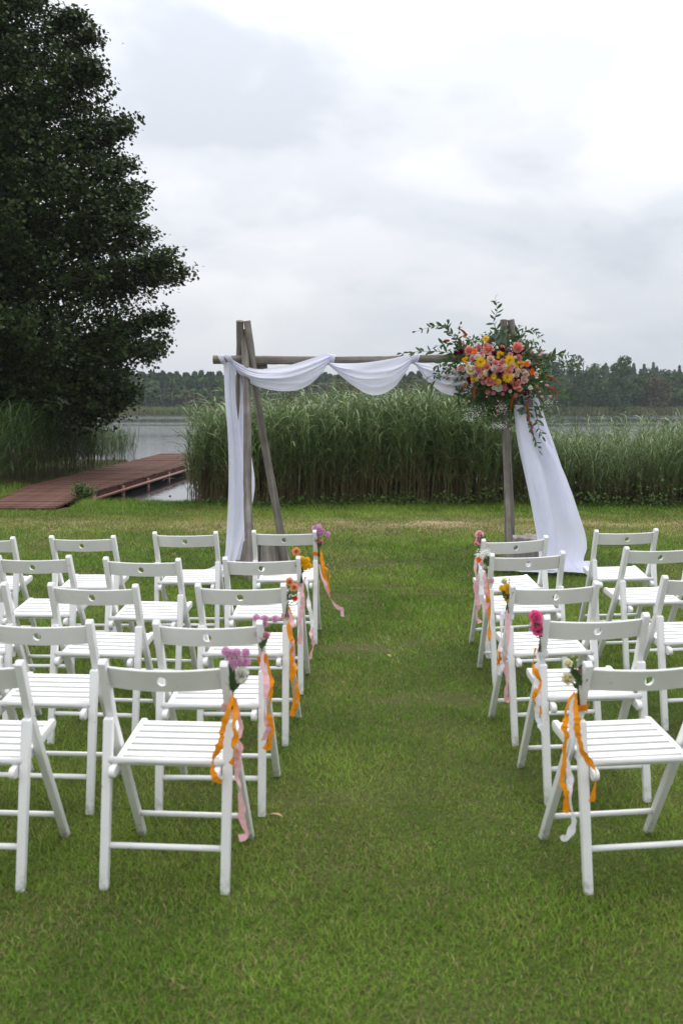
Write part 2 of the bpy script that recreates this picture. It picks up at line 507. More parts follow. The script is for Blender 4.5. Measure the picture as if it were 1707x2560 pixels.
def grass(name, y0, y1, dens, hgt, wid, segs, label):
    area = 0.36 * (y1 ** 2 - y0 ** 2) + 1.4 * (y1 - y0)
    n = int(area * dens)
    yy = np.concatenate([np.sqrt(rng.uniform(y0 ** 2, y1 ** 2, n - int(1.4 * (y1 - y0) * dens))), rng.uniform(y0, y1, int(1.4 * (y1 - y0) * dens))])
    xx = rng.uniform(-1, 1, n) * (0.36 * yy + 0.7)
    ok = yy < shore_y(xx) + 0.05
    dry, sandy = dryness(xx, yy)
    worn = np.zeros(n)
    for (cx, cy, rx, ry) in WORN:
        worn = np.maximum(worn, np.clip(1.3 - np.hypot((xx - cx) / rx, (yy - cy) / ry) + 1.8 * (fbm(xx * 9, yy * 9, 3) - 0.6), 0, 1))
    keep = ok & (rng.random(n) > sandy * 0.97) & (rng.random(n) > worn * 0.9)
    # the jetty head has no grass on it
    keep &= ~((xx < -4.2) & (xx > -5.62 - (yy - 17.7) * 0.145) & (yy > 16.3))
    xx, yy, dry, worn = xx[keep], yy[keep], dry[keep], worn[keep]
    n = len(xx)
    clump = fbm(xx * 2.2, yy * 2.2, 7)
    tall = fbm(xx * 0.7 + 5, yy * 0.7, 9)
    edge = np.clip((yy - 16.2) / 0.8, 0, 1)
    h = hgt * rng.uniform(0.5, 1.3, n) ** 1.2 * (0.35 + 1.3 * clump) * (1 - 0.35 * dry) * (1 - 0.5 * worn) * (1 + 1.2 * edge)
    az = rng.uniform(0, 2 * np.pi, n)
    lean = h * rng.uniform(0.2, 1.7, n)
    wd = wid * rng.uniform(0.6, 1.3, n)
    dxv, dyv = np.cos(az), np.sin(az)
    px_, py_ = -dyv, dxv
    base = np.stack([xx, yy, np.zeros(n) - 0.002], 1)
    side = np.stack([px_, py_, np.zeros(n)], 1) * wd[:, None] * 0.5
    dirv = np.stack([dxv, dyv, np.zeros(n)], 1)
    tip = base + dirv * lean[:, None] + np.array([0, 0, 1]) * h[:, None]
    # colour
    g0 = np.array([0.080, 0.176, 0.015]); g1 = np.array([0.188, 0.285, 0.038]); gd = np.array([0.30, 0.265, 0.115]); gb = np.array([0.25, 0.17, 0.085])
    t1 = np.clip(rng.normal(0.42, 0.36, n) + (tall - 0.5) * 2.2 + (clump - 0.5) * 1.2, 0, 1)[:, None]
    col = g0 * (1 - t1) + g1 * t1
    isdry = (rng.random(n) < (0.085 + 0.8 * dry + 0.5 * worn))[:, None]
    isbr = (rng.random(n) < 0.4)[:, None]
    col = np.where(isdry, np.where(isbr, gb, gd), col)
    col = col * rng.uniform(0.72, 1.28, (n, 1)) * (0.72 + 0.56 * fbm(xx * 3.1 + 2, yy * 2.4, 51))[:, None]
    if segs == 1:
        Vv = np.stack([base - side, base + side, tip], 1).reshape(-1, 3)
        Ff = np.arange(3 * n).reshape(-1, 3)
        C = np.repeat(col, 3, 0)
    else:
        mid = base + dirv * (lean * 0.3)[:, None] + np.array([0, 0, 1]) * (h * 0.62)[:, None]
        Vv = np.stack([base - side, base + side, mid - side * 0.8, mid + side * 0.8, tip], 1).reshape(-1, 3)
        o5 = np.arange(n)[:, None] * 5
        Ff = np.concatenate([o5 + np.array([[0, 1, 3]]), o5 + np.array([[0, 3, 2]]), o5 + np.array([[2, 3, 4]])])
        C = np.repeat(col, 5, 0)
    return Vv, Ff, C


parts = [grass('grass', 2.1, 4.2, 27000, 0.0150, 0.0025, 2, ''),
         grass('grass', 4.2, 6.6, 15500, 0.0185, 0.0034, 1, ''),
         grass('grass', 6.6, 10.0, 8500, 0.026, 0.0050, 1, ''),
         grass('grass', 10.0, 17.9, 3500, 0.032, 0.0080, 1, ''),
         grass('grass', 17.9, 21.5, 500, 0.06, 0.012, 1, '')]
offs = 0; Vs = []; Fs = []; Cs = []
for v, f, c in parts:
    Vs.append(v); Fs.append(f + offs); Cs.append(c); offs += len(v)
gr = obj('grass', npmesh('grass', np.concatenate(Vs), np.concatenate(Fs), M['grass'], np.concatenate(Cs)))
tag(gr, 'short mown green grass blades covering the lawn', kind='stuff')


# ------------------------------------------------------------------ leaf/reed batches
class Batch:
    def __init__(s):
        s.V = []; s.F = []; s.C = []; s.n = 0

    def add(s, V, F, C):
        V = np.asarray(V, dtype=np.float32); F = np.asarray(F)
        C = np.asarray(C, dtype=np.float32)
        if C.ndim == 1:
            C = np.tile(C, (len(V), 1))
        s.V.append(V); s.F.append(F + s.n); s.C.append(C); s.n += len(V)

    def mesh(s, name, m, smooth=False):
        return npmesh(name, np.concatenate(s.V), np.concatenate(s.F), m, np.concatenate(s.C), smooth)


def tube_np(pts, radii, n=6, closed_end=True):
    pts = np.asarray(pts, dtype=float); k = len(pts)
    tg = np.gradient(pts, axis=0); tg /= np.linalg.norm(tg, axis=1)[:, None] + 1e-9
    up = np.array([0, 0, 1.0]) if abs(tg[0][2]) < 0.9 else np.array([1.0, 0, 0])
    V = []
    for i in range(k):
        s = np.cross(up, tg[i]); s /= np.linalg.norm(s) + 1e-9
        u = np.cross(tg[i], s)
        for j in range(n):
            a = 2 * math.pi * j / n
            V.append(pts[i] + radii[i] * (math.cos(a) * s + math.sin(a) * u))
    F = []
    for i in range(k - 1):
        for j in range(n):
            a = i * n + j; b_ = i * n + (j + 1) % n
            F.append((a, b_, b_ + n)); F.append((a, b_ + n, a + n))
    if closed_end:
        c0 = len(V); V.append(pts[0]); V.append(pts[-1])
        for j in range(n):
            F.append((c0, (j + 1) % n, j))
            F.append((c0 + 1, (k - 1) * n + j, (k - 1) * n + (j + 1) % n))
    return np.array(V), np.array(F)


def reed_variant(rg, h, nleaf, droop=1.0, plume=False):
    """One reed: thin stalk with long arching leaves. Returns V,F,C (tris)."""
    b = Batch()
    lx, ly = rg.normal(0, 0.07, 2) * h
    def stalk(t):
        return np.array([lx * t * t, ly * t * t, h * t])
    pts = [stalk(t) for t in (0, 0.35, 0.7, 1.0)]
    v, f = tube_np(pts, [0.006, 0.005, 0.004, 0.0015], 3, False)
    tcol = np.linspace(0, 1, 4).repeat(3)[:, None]
    b.add(v, f, np.array([0.20, 0.15, 0.075]) * (1 - tcol) + np.array([0.13, 0.17, 0.06]) * tcol)
    az = rg.uniform(0, 6.28)
    for i in range(nleaf):
        t0 = 0.22 + 0.76 * (i + rg.uniform(0, 0.8)) / nleaf
        az += math.pi + rg.normal(0, 0.55)
        L = rg.uniform(0.42, 0.75) * (0.75 + 0.5 * math.sin(math.pi * min(1, t0 * 0.95)))
        wd = rg.uniform(0.017, 0.031)
        el = rg.uniform(0.85, 1.35)
        p = stalk(t0); d = np.array([math.cos(az), math.sin(az), 0])
        side = np.array([-d[1], d[0], 0])
        seg = 4; V_ = []
        drp = droop * rg.uniform(1.0, 2.5)
        tw = rg.normal(0, 0.5)
        for k in range(seg + 1):
            q = k / seg
            wq = wd * (0.55 + 0.9 * q) * (1 - q) ** 0.6 if q < 1 else 0.0
            wq = wd * min(1.0, 0.5 + 2 * q) * max(0.0, 1 - q ** 2.2)
            s2 = side * math.cos(tw * q) + np.array([0, 0, 1]) * math.sin(tw * q)
            V_.append(p - s2 * wq / 2); V_.append(p + s2 * wq / 2)
            e = el - drp * q * 0.95
            p = p + (d * math.cos(e) + np.array([0, 0, 1]) * math.sin(e)) * L / seg
        F_ = []
        for k in range(seg):
            a = 2 * k
            F_ += [(a, a + 1, a + 3), (a, a + 3, a + 2)]
        gcol = np.array([0.105, 0.170, 0.055]) * rg.uniform(0.65, 1.4) + np.array([0.02, 0.01, 0.0]) * rg.uniform(0, 1)
        gcol = gcol * (0.85 + 0.35 * t0) + np.array([0.02, 0.02, 0.018]) * t0  # upper leaves paler: sky highlights put into the colour, with a glaucous tint
        if t0 < 0.4 and rg.random() < 0.5:
            gcol = np.array([0.21, 0.17, 0.085]) * rg.uniform(0.7, 1.1)
        b.add(V_, F_, gcol)
    if plume:
        top = stalk(1.0)
        for k in range(10):
            a = rg.uniform(0, 6.28); q = rg.uniform(0, 0.16)
            p0 = top + np.array([0, 0, q]); p1 = p0 + np.array([math.cos(a) * 0.03 + 0.03, math.sin(a) * 0.03, 0.05])
            b.add([p0, p1, p0 + np.array([0.006, 0, 0.02])], [(0, 1, 2)], np.array([0.20, 0.16, 0.11]))
    return np.concatenate(b.V), np.concatenate(b.F), np.concatenate(b.C)


def plant_reeds(batch, variants, xs_, ys_, zs_, sc, rg, tintf=None):
    for x, y, z, s in zip(xs_, ys_, zs_, sc):
        v, f, c = variants[rg.integers(len(variants))]
        a = rg.uniform(0, 6.28)
        ca, sa = math.cos(a), math.sin(a)
        lean = rg.normal(0, 0.06, 2) + np.array([0.04, 0])
        vv = v * s
        X = vv[:, 0] * ca - vv[:, 1] * sa + vv[:, 2] * lean[0] + x
        Y = vv[:, 0] * sa + vv[:, 1] * ca + vv[:, 2] * lean[1] + y
        batch.add(np.stack([X, Y, vv[:, 2] + z], 1), f, c * rg.uniform(0.8, 1.2) if tintf is None else c * tintf)


rr = np.random.default_rng(5)
RV = [reed_variant(rr, rr.uniform(1.75, 2.15), int(rr.integers(8, 12)), plume=(i % 7 == 0)) for i in range(14)]
b = Batch()
# main bed behind the arch
n = 4700
x = rr.uniform(-2.45, 9.0, n)
front = 16.95 + 0.30 * (fbm(x * 0.8, x * 0 + 2, 12) - 0.5) * 2 + np.clip(-1.5 - x, 0, 3) * 0.5
y = front + rr.exponential(1.25, n)
keep = (y < 22.5) & (x < 0.42 * y + 0.8)
x, y, front = x[keep], y[keep], front[keep]
hvar = 0.67 + 0.18 * fbm(x * 0.5, y * 0.5, 15) + 0.04 * np.exp(-((x - 0.2) / 1.9) ** 2) - (0.22 - 0.16 * (rr.random(len(x)) < 0.06)) * np.clip((x - 1.9) / 1.6, 0, 1)
hvar *= np.where(y - front < 0.35, rr.uniform(0.6, 1.0, len(x)), 1.0)
dsh = y - shore_y(x)
zb = -np.clip((dsh + 0.3) * 0.6, 0, 0.6)
plant_reeds(b, RV, x, y, zb, hvar * (1 + np.clip(y - 17.3, 0, 3) * 0.03) * rr.uniform(0.88, 1.1, len(x)), rr)
# fringe by the water's edge left of the arch
x = rr.uniform(-2.7, -2.3, 26); y = rr.uniform(18.0, 20.0, 26)
plant_reeds(b, RV, x, y, np.full(26, -0.4), rr.uniform(0.75, 1.0, 26), rr)
# last year's dead stalks standing inside the bed
for k in range(2600):
    x0 = rr.uniform(-2.3, 8.8); y0 = 17.25 + rr.exponential(1.2)
    if x0 > 0.42 * y0 + 0.8 or y0 > 22: continue
    hh_ = rr.uniform(0.5, 1.1) * (1.0 if x0 < 1.7 else 0.6); lx = rr.normal(0, 0.07); w_ = rr.uniform(0.005, 0.010)
    b.add([(x0 - w_, y0, -0.02), (x0 + w_, y0, -0.02), (x0 + lx + w_ * .6, y0 + rr.normal(0, .06), hh_), (x0 + lx - w_ * .6, y0, hh_)], [(0, 1, 2), (0, 2, 3)], np.array([0.15, 0.105, 0.055]) * rr.uniform(0.4, 1.2))
reeds = obj('reeds', b.mesh('reeds', M['reed']))
tag(reeds, 'tall dense green reed bed behind the arch', kind='stuff')

b = Batch()
RV2 = [reed_variant(rr, rr.uniform(1.6, 2.0), int(rr.integers(7, 10)), droop=0.7) for i in range(8)]
n = 560
y = rr.uniform(19.5, 28.5, n); x = -6.25 - np.abs(rr.normal(0, 1.4, n))
x = np.where(y > 30, x + 0.0, x)
x = np.concatenate([x, rr.uniform(-7.0, -6.15, 520)]); y = np.concatenate([y, 20.5 + 12.5 * rr.random(520) ** 0.9])
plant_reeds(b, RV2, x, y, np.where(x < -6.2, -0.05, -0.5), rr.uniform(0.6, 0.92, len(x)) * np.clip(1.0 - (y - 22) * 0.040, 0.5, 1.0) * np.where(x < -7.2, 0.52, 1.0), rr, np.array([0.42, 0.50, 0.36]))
reeds2 = obj('reeds', b.mesh('reeds_jetty', M['reed']))
tag(reeds2, 'loose reeds growing under the big tree along the jetty', kind='stuff')


def leafquads(pos, nrm, size, rg, aspect=0.8, fold=0.25):
    """Folded two-triangle leaves at pos facing roughly nrm."""
    n = len(pos)
    nrm = nrm / (np.linalg.norm(nrm, axis=1)[:, None] + 1e-9)
    r = rg.normal(size=(n, 3))
    t = np.cross(nrm, r); t /= np.linalg.norm(t, axis=1)[:, None] + 1e-9
    s = np.cross(nrm, t)
    L = size[:, None]
    a = pos - t * L * 0.5
    c = pos + t * L * 0.5
    p1 = pos + s * L * 0.5 * aspect + nrm * L * fold
    p2 = pos - s * L * 0.5 * aspect + nrm * L * fold
    V = np.stack([a, p1, c, p2], 1).reshape(-1, 3)
    o = np.arange(n)[:, None] * 4
    F = np.concatenate([o + np.array([[0, 1, 2]]), o + np.array([[0, 2, 3]])])
    return V, F


# low herbs along the foot of the reeds
b = Batch()
n = 3000
x = rr.uniform(-2.2, 9.0, n); x = np.where(rr.random(n) < 0.3, rr.choice(rr.uniform(-2.5, 8, 40), n) + rr.normal(0, 0.25, n), x)
hh = np.abs(rr.normal(0, 1, n)) * 0.11 * (0.5 + fbm(x * 1.3, x * 0, 19)) * (0.6 + np.clip(x, 0, 3) * 0.25)
y = 16.72 + 0.30 * (fbm(x * 0.8, x * 0 + 2, 12) - 0.5) * 2 + np.clip(-1.5 - x, 0, 3) * 0.5 + rr.uniform(0, 0.5, n)
v, f = leafquads(np.stack([x, y, hh + 0.02], 1), np.stack([rr.normal(0, .5, n), rr.normal(-.4, .5, n), np.ones(n)], 1), rr.uniform(0.03, 0.075, n), rr)
b.add(v, f, np.repeat(np.array([0.055, 0.10, 0.022]) * rr.uniform(0.6, 1.5, (n, 1)), 4, 0))
herbs = obj('undergrowth', b.mesh('undergrowth', M['leaf']))
tag(herbs, 'low dark leafy weeds along the foot of the reed bed', kind='stuff')


# ------------------------------------------------------------------ big tree
def big_tree():
    rg = np.random.default_rng(77)
    cx, cy = -9.3, 25.0
    t = empty('broadleaf_tree', (cx, cy, -0.3), 'huge dark green broadleaf tree overhanging the lake beside the jetty', 'tree')
    zs_ = np.array([0.6, 1.3, 2.2, 3.2, 4.4, 5.2, 6.4, 7.8, 9.0, 10.2, 11.6, 13.0, 14.4, 15.4])
    rs_ = np.array([3.6, 4.1, 4.55, 5.0, 5.0, 4.9, 4.75, 4.35, 3.95, 3.4, 2.7, 1.9, 1.0, 0.2])
    # trunk
    pts = [(0, 0, 0), (0.1, 0, 2), (0.0, 0.1, 5), (0.15, 0, 9), (0.1, 0.1, 13), (0.0, 0, 15.2)]
    v, f = tube_np(pts, [0.55, 0.42, 0.36, 0.25, 0.12, 0.03], 12)
    obj('trunk', npmesh('trunk', v, f, M['bark'], smooth=True), t)
    limbs = Batch(); LP = []; LN = []

    def leafy_shoot(p, d, L, m, rad):
        """Short shoot crowded with leaves."""
        q = rg.uniform(0.0, 1.0, m) ** 0.7
        pts_ = p + np.outer(q * L, d) + np.array([0, 0, -0.10 * L]) * (q ** 2)[:, None] + rg.normal(0, rad, (m, 3)) * (1.15 - 0.55 * q)[:, None]
        LP.append(pts_)
        LN.append(rg.normal(0, 0.55, (m, 3)) + np.array([d[0] * 0.4, d[1] * 0.4, 0.8]))

    nb = 540
    for i in range(nb):
        z = rg.uniform(0.8, 15.2)
        a = rg.uniform(0, 2 * math.pi)
        if rg.random() < 0.6:
            a = rg.uniform(-2.5, 0.5)      # more boughs on the open, lake-and-lawn side
        Rr = np.interp(z, zs_, rs_) * (0.98 - 0.62 * rg.random() ** 1.7)
        tip = np.array([math.cos(a) * Rr, math.sin(a) * Rr, z])
        z0 = max(0.8, z - 0.6 * Rr * rg.uniform(0.2, 1.1)) if z > 2.5 else z + rg.uniform(0.3, 1.5)
        p0 = np.array([0, 0, z0])
        mid = p0 * 0.45 + tip * 0.55 + np.array([0, 0, rg.uniform(-0.2, 0.8)]) + rg.normal(0, 0.35, 3)
        q = np.linspace(0, 1, 7)[:, None]
        path = (1 - q) ** 2 * p0 + 2 * q * (1 - q) * mid + q * q * tip
        v, f = tube_np(path, np.linspace(0.06, 0.010, 7) * (0.6 + 0.4 * Rr / 5), 5)
        limbs.add(v, f, np.array([1., 1, 1]))
        out_ = np.array([math.cos(a), math.sin(a), 0.0])
        ns_ = int(5 + Rr * 2.3)
        for k in range(ns_):
            qq = 0.30 + 0.70 * (k + rg.random()) / ns_
            pc = (1 - qq) ** 2 * p0 + 2 * qq * (1 - qq) * mid + qq * qq * tip
            d = out_ * rg.uniform(0.1, 0.9) + rg.normal(0, 0.62, 3) * np.array([1, 1, 0.8]) + np.array([0, 0, 0.12])
            d /= np.linalg.norm(d)
            Lh = rg.uniform(0.35, 0.85) * (1.15 - 0.35 * qq)
            if k % 3 == 0:
                v, f = tube_np([pc, pc + d * Lh * 0.9], [0.012, 0.004], 4)
                limbs.add(v, f, np.array([1., 1, 1]))
            leafy_shoot(pc, d, Lh, int(rg.integers(24, 40)), rg.uniform(0.075, 0.13))
        leafy_shoot(tip - out_ * 0.15, (out_ * 0.9 + np.array([0, 0, rg.uniform(-0.1, 0.5)])), rg.uniform(0.3, 0.6), 34, 0.085)
    # inner leafage that closes the crown
    for i in range(3300):
        z = rg.uniform(0.9, 13.5); a = rg.uniform(0, 2 * math.pi)
        Rr = np.interp(z, zs_, rs_) * math.sqrt(rg.uniform(0.05, 0.92))
        pc = np.array([math.cos(a) * Rr, math.sin(a) * Rr, z])
        d = rg.normal(0, 1, 3); d /= np.linalg.norm(d)
        leafy_shoot(pc, d, rg.uniform(0.5, 1.0), 34, 0.2)
    # the two low boughs that reach out over the water
    for (tipx, tipz, ln) in ((5.8, 4.55, 1.5), (5.45, 4.9, 1.2), (5.2, 3.6, 1.0), (4.75, 6.8, 0.9), (4.8, 6.0, 0.9), (4.5, 7.9, 0.9), (5.0, 5.5, 0.9), (4.0, 9.1, 0.8), (3.75, 10.0, 0.8), (5.3, 2.9, 1.2), (4.7, 1.9, 1.0)):
        for r_ in range(2):
            a = rg.uniform(-0.25, 0.12)
            tip = np.array([math.cos(a) * tipx, math.sin(a) * tipx, tipz + 0.3 + rg.normal(0, 0.12)])
            p0 = np.array([math.cos(a) * 3.0, math.sin(a) * 3.0, tipz - 0.3])
            q = np.linspace(0, 1, 6)[:, None]
            path = p0 * (1 - q) + tip * q + np.array([0, 0, 0.25]) * q * (1 - q) * 4 * 0.4
            v, f = tube_np(path, np.linspace(0.05, 0.01, 6), 5)
            limbs.add(v, f, np.array([1., 1, 1]))
            for k in range(40):
                qq = rg.uniform(0.12, 1.04) ** 0.75
                pc = p0 * (1 - qq) + tip * qq + rg.normal(0, 1, 3) * np.array([.14, .2, .15]) * (1.5 - qq)
                m = 26
                LP.append(pc + rg.normal(0, 1, (m, 3)) * np.array([0.11, .13, .085]))
                LN.append(rg.normal(0, 0.6, (m, 3)) + np.array([0.3, -0.3, 0.8]))
    me = npmesh('limbs', np.concatenate(limbs.V), np.concatenate(limbs.F), M['bark'], smooth=True)
    obj('limbs', me, t)['kind'] = 'stuff'
    LP = np.concatenate(LP); LN = np.concatenate(LN)
    ok = LP[:, 2] > 0.95 + 0.5 * vnoise(LP[:, 0] * 1.5, LP[:, 1] * 1.5, 3) + 0.5 * np.clip(-LP[:, 1] / 3.0, 0, 1) + 0.35 * np.clip((LP[:, 0] - 2.5) / 2, 0, 1)
    LP, LN = LP[ok], LN[ok]
    n = len(LP)
    v, f = leafquads(LP, LN, rg.uniform(0.075, 0.12, n), rg, aspect=0.85, fold=0.12)
    col = np.array([0.030, 0.052, 0.013]) * rg.uniform(0.6, 1.45, (n, 1)) + np.array([0.016, 0.018, 0.0]) * (rg.random((n, 1)) < 0.10)
    cr_ = obj('crown', npmesh('crown', v, f, M['leaf'], np.repeat(col, 4, 0)), t)
    return n


print('tree leaves', big_tree())


# ------------------------------------------------------------------ far shore: reeds, wood, single trees
def crown_points(rg, kind, h, wdt, n):
    """Leaf clump centres for a far tree of height h, crown width wdt."""
    if kind == 'pine':
        z = rg.uniform(0.42, 1.0, n) * h
        rad = wdt * 0.5 * np.clip((h - z) / (h * 0.52), 0.05, 1) ** 0.5
    elif kind == 'spruce':
        z = rg.uniform(0.1, 1.0, n) * h
        rad = wdt * 0.5 * np.clip((h - z) / (h * 0.9), 0.02, 1)
    else:
        z = rg.uniform(0.06, 1.0, n) * h
        # several leafy masses round the stem
        kb = 9
        bz = rg.uniform(0.22, 0.86, kb) * h
        br = wdt * 0.5 * np.sqrt(np.clip(1 - ((bz / h - 0.48) / 0.56) ** 2, 0.05, 1)) * rg.uniform(0.35, 0.75, kb)
        ba = rg.uniform(0, 6.28, kb); bs_ = rg.uniform(0.17, 0.30, kb) * min(wdt, h)
        idx = rg.integers(0, kb, n)
        d = rg.normal(size=(n, 3)); d /= np.linalg.norm(d, axis=1)[:, None]
        c_ = np.stack([np.cos(ba) * br, np.sin(ba) * br, bz], 1)[idx]
        p_ = c_ + d * (bs_[idx] * rg.uniform(0.6, 1.05, n))[:, None] * np.array([1, 1, 0.85])
        low_ = rg.random(n) < 0.22
        p_[:, 2] = np.where(low_, rg.uniform(0.03, 0.4, n) * h, p_[:, 2])
        p_[:, 2] = np.clip(p_[:, 2], 0.02 * h, 1.02 * h)
        return p_, d + np.array([0, 0, 0.5])
    lob = 1 + 0.25 * np.sin(rg.uniform(0, 6.28) + z * 2.2)
    a = rg.uniform(0, 2 * np.pi, n); q = np.sqrt(rg.uniform(0.25, 1, n))
    return np.stack([np.cos(a) * rad * q * lob, np.sin(a) * rad * q * lob, z], 1), np.stack([np.cos(a), np.sin(a), np.full(n, 0.6)], 1)


def far_tree(batch, rg, x, y, z, kind, h, wdt, n, base, size):
    p, nr = crown_points(rg, kind, h, wdt, n)
    p = p + np.array([x, y, z])
    v, f = leafquads(p, nr + rg.normal(0, 0.5, nr.shape), rg.uniform(0.6, 1.3, n) * size, rg, 0.8, 0.2)
    c = base * rg.uniform(0.6, 1.4, (n, 1))
    batch.add(v, f, np.repeat(c, 4, 0))


fr = np.random.default_rng(3)
PINE = np.array([0.038, 0.072, 0.034]); LEAFY = np.array([0.055, 0.098, 0.030]); BIRCH = np.array([0.085, 0.105, 0.048])
b = Batch(); tr = Batch()
for row, (yy, z0, hm) in enumerate(((233, 0.1, 5.6), (239, 0.3, 7.6), (246, 0.5, 8.1), (255, 0.7, 8.3), (266, 0.8, 8.7))):
    xx = -112.0
    while xx < 34 + row * 2:
        xx += fr.uniform(1.3, 2.6)
        kind = 'pine' if (fr.random() < (0.15, 0.5, 0.75, 0.85, 0.9)[row]) else 'leafy'
        base = PINE if kind == 'pine' else (BIRCH if fr.random() < 0.22 else LEAFY)
        h = hm * fr.uniform(0.90, 1.06) * (0.7 if row == 0 and fr.random() < 0.5 else 1)
        far_tree(b, fr, xx, yy + fr.uniform(-2, 2), z0, kind, h, fr.uniform(2.8, 4.4), 270, base * fr.uniform(0.75, 1.25), 0.78)
        if row < 3:
            tc_ = np.array([0.10, 0.085, 0.07]) * fr.uniform(0.6, 1.8)
            v, f = tube_np([(xx, yy - 1.0, z0), (xx + fr.normal(0, .15), yy - 1.0, z0 + h * 0.75)], [0.14, 0.07], 4)
            tr.add(v, f, tc_)
# the wood on the right-hand shore, and the wooded rise behind it
for row, (yy, z0, hm) in enumerate(((226, 0.2, 5.5), (232, 0.5, 7.6), (240, 0.8, 8.4), (250, 1.0, 8.6))):
    xx = 30.0
    while xx < 122:
        xx += fr.uniform(2.2, 4.2)
        base = LEAFY * fr.uniform(0.7, 1.15) + (np.array([0.03, 0.01, 0.0]) if fr.random() < 0.12 else 0)
        far_tree(b, fr, xx, yy + fr.uniform(-2, 2), z0, 'leafy', hm * fr.uniform(0.8, 1.12), fr.uniform(4.2, 6.4), 420, base, 0.72)
for row in range(5):
    xx = 55.0 + row * 4
    while xx < 235:
        xx += fr.uniform(3.0, 5.5)
        yy = 330 + row * 14
        hill = 3.0 + row * 1.1 + 2.6 * math.exp(-((xx - 98) / 26) ** 2) - 2.0 * max(0, (xx - 115) / 60)
        far_tree(b, fr, xx, yy, hill - 2, 'spruce' if fr.random() < 0.6 else 'leafy', fr.uniform(6.5, 9.5), fr.uniform(3.5, 5.5), 240, PINE * fr.uniform(0.8, 1.1), 1.05)
forest = obj('forest', b.mesh('forest', M['farleaf']))
tag(forest, 'dark mixed forest along the far shore of the lake', kind='stuff')
ft = obj('forest_trunks', tr.mesh('forest_trunks', M['farleaf']))
tag(ft, 'pale and brown trunks standing among the far forest', kind='stuff')
# far reed fringe
b = Batch()
n = 26000
x = fr.uniform(-120, 130, n); y = fr.uniform(217.5, 224, n) + 3 * (fbm(x * 0.05, x * 0, 4) - 0.5)
h = fr.uniform(1.0, 1.75, n)
az = fr.uniform(0, 3.14, n); wq = fr.uniform(0.10, 0.22, n)
sx_ = np.cos(az) * wq; sy_ = np.sin(az) * wq
z0 = np.full(n, WATER_Z - 0.05)
V = np.stack([np.stack([x - sx_, y - sy_, z0], 1), np.stack([x + sx_, y + sy_, z0], 1), np.stack([x + fr.normal(0, .25, n), y, z0 + h], 1)], 1).reshape(-1, 3)
c0 = np.array([0.19, 0.165, 0.085]); c1 = np.array([0.15, 0.19, 0.07])
mixc = np.clip(fbm(x * 0.06, x * 0 + 7, 6) * 1.6 - 0.3 + fr.normal(0, .2, n), 0, 1)[:, None]
cc = (c0 * (1 - mixc) + c1 * mixc)
C = np.stack([cc * 0.9, cc * 0.9, cc * np.array([0.9, 1.12, 0.9])], 1).reshape(-1, 3)
b.add(V, np.arange(3 * n).reshape(-1, 3), C)
fre = obj('reeds', b.mesh('far_reeds', M['farleaf']))
tag(fre, 'pale fringe of reeds along the far waterline', kind='stuff')

FAR_TREES = [  # x, y, height, width, label, base colour
    (41.8, 219, 11.9, 8.5, 'broad dark tree on the far shore just beside the hanging flower spray', LEAFY * 0.9),
    (49.0, 221, 12.2, 8.0, 'tallest full-crowned tree on the far shore beyond the flower spray', LEAFY * 0.85),
    (56.3, 219, 11.9, 6.0, 'slender tall tree with open feathery top at the end of the high group', LEAFY),
    (64.0, 222, 8.0, 8.0, 'lower tree with browning rust-tinged crown on the far shore', np.array([0.085, 0.085, 0.04])),
    (73.5, 220, 6.6, 5.5, 'small pale green bushy tree standing forward on the far right shore', np.array([0.075, 0.11, 0.05])),
    (-41.0, 228, 6.6, 7.0, 'rounded bluish-green tree by the far waterline beside the big dark crown', np.array([0.05, 0.082, 0.048])),
]
for (x, y, h, wd, lab, base) in FAR_TREES:
    t = empty('far_tree', (x, y, 0.0), lab, 'tree', 'single trees along the far shore')
    bb = Batch()
    far_tree(bb, fr, 0, 0, 0, 'leafy', h, wd, 1500, base, 0.6)
    obj('crown', bb.mesh('crown', M['farleaf']), t)
    v, f = tube_np([(0, 0, -0.3), (0.1, 0, h * 0.4), (0, 0.1, h * 0.85)], [0.3, 0.2, 0.05], 6)
    obj('trunk', npmesh('trunk', v, f, M['bark'], smooth=True), t)
#@@PART2


# ------------------------------------------------------------------ jetty
def box_me(name, sx, sy, sz, m, bev=0.004, seg=1):
    bm = bmesh.new()
    bmesh.ops.create_cube(bm, size=1.0)
    bmesh.ops.scale(bm, vec=(sx, sy, sz), verts=bm.verts)
    if bev:
        bmesh.ops.bevel(bm, geom=bm.edges[:], offset=bev, segments=seg, affect='EDGES', profile=0.5)
    me = bpy.data.meshes.new(name)
    bm.to_mesh(me); bm.free()
    me.materials.append(m)
    if seg > 1:
        me.shade_smooth()
    return me


def tube_obj(name, pts, radii, m, parent, n=10):
    v, f = tube_np(pts, radii, n)
    return obj(name, npmesh(name, v, f, m, smooth=True), parent)


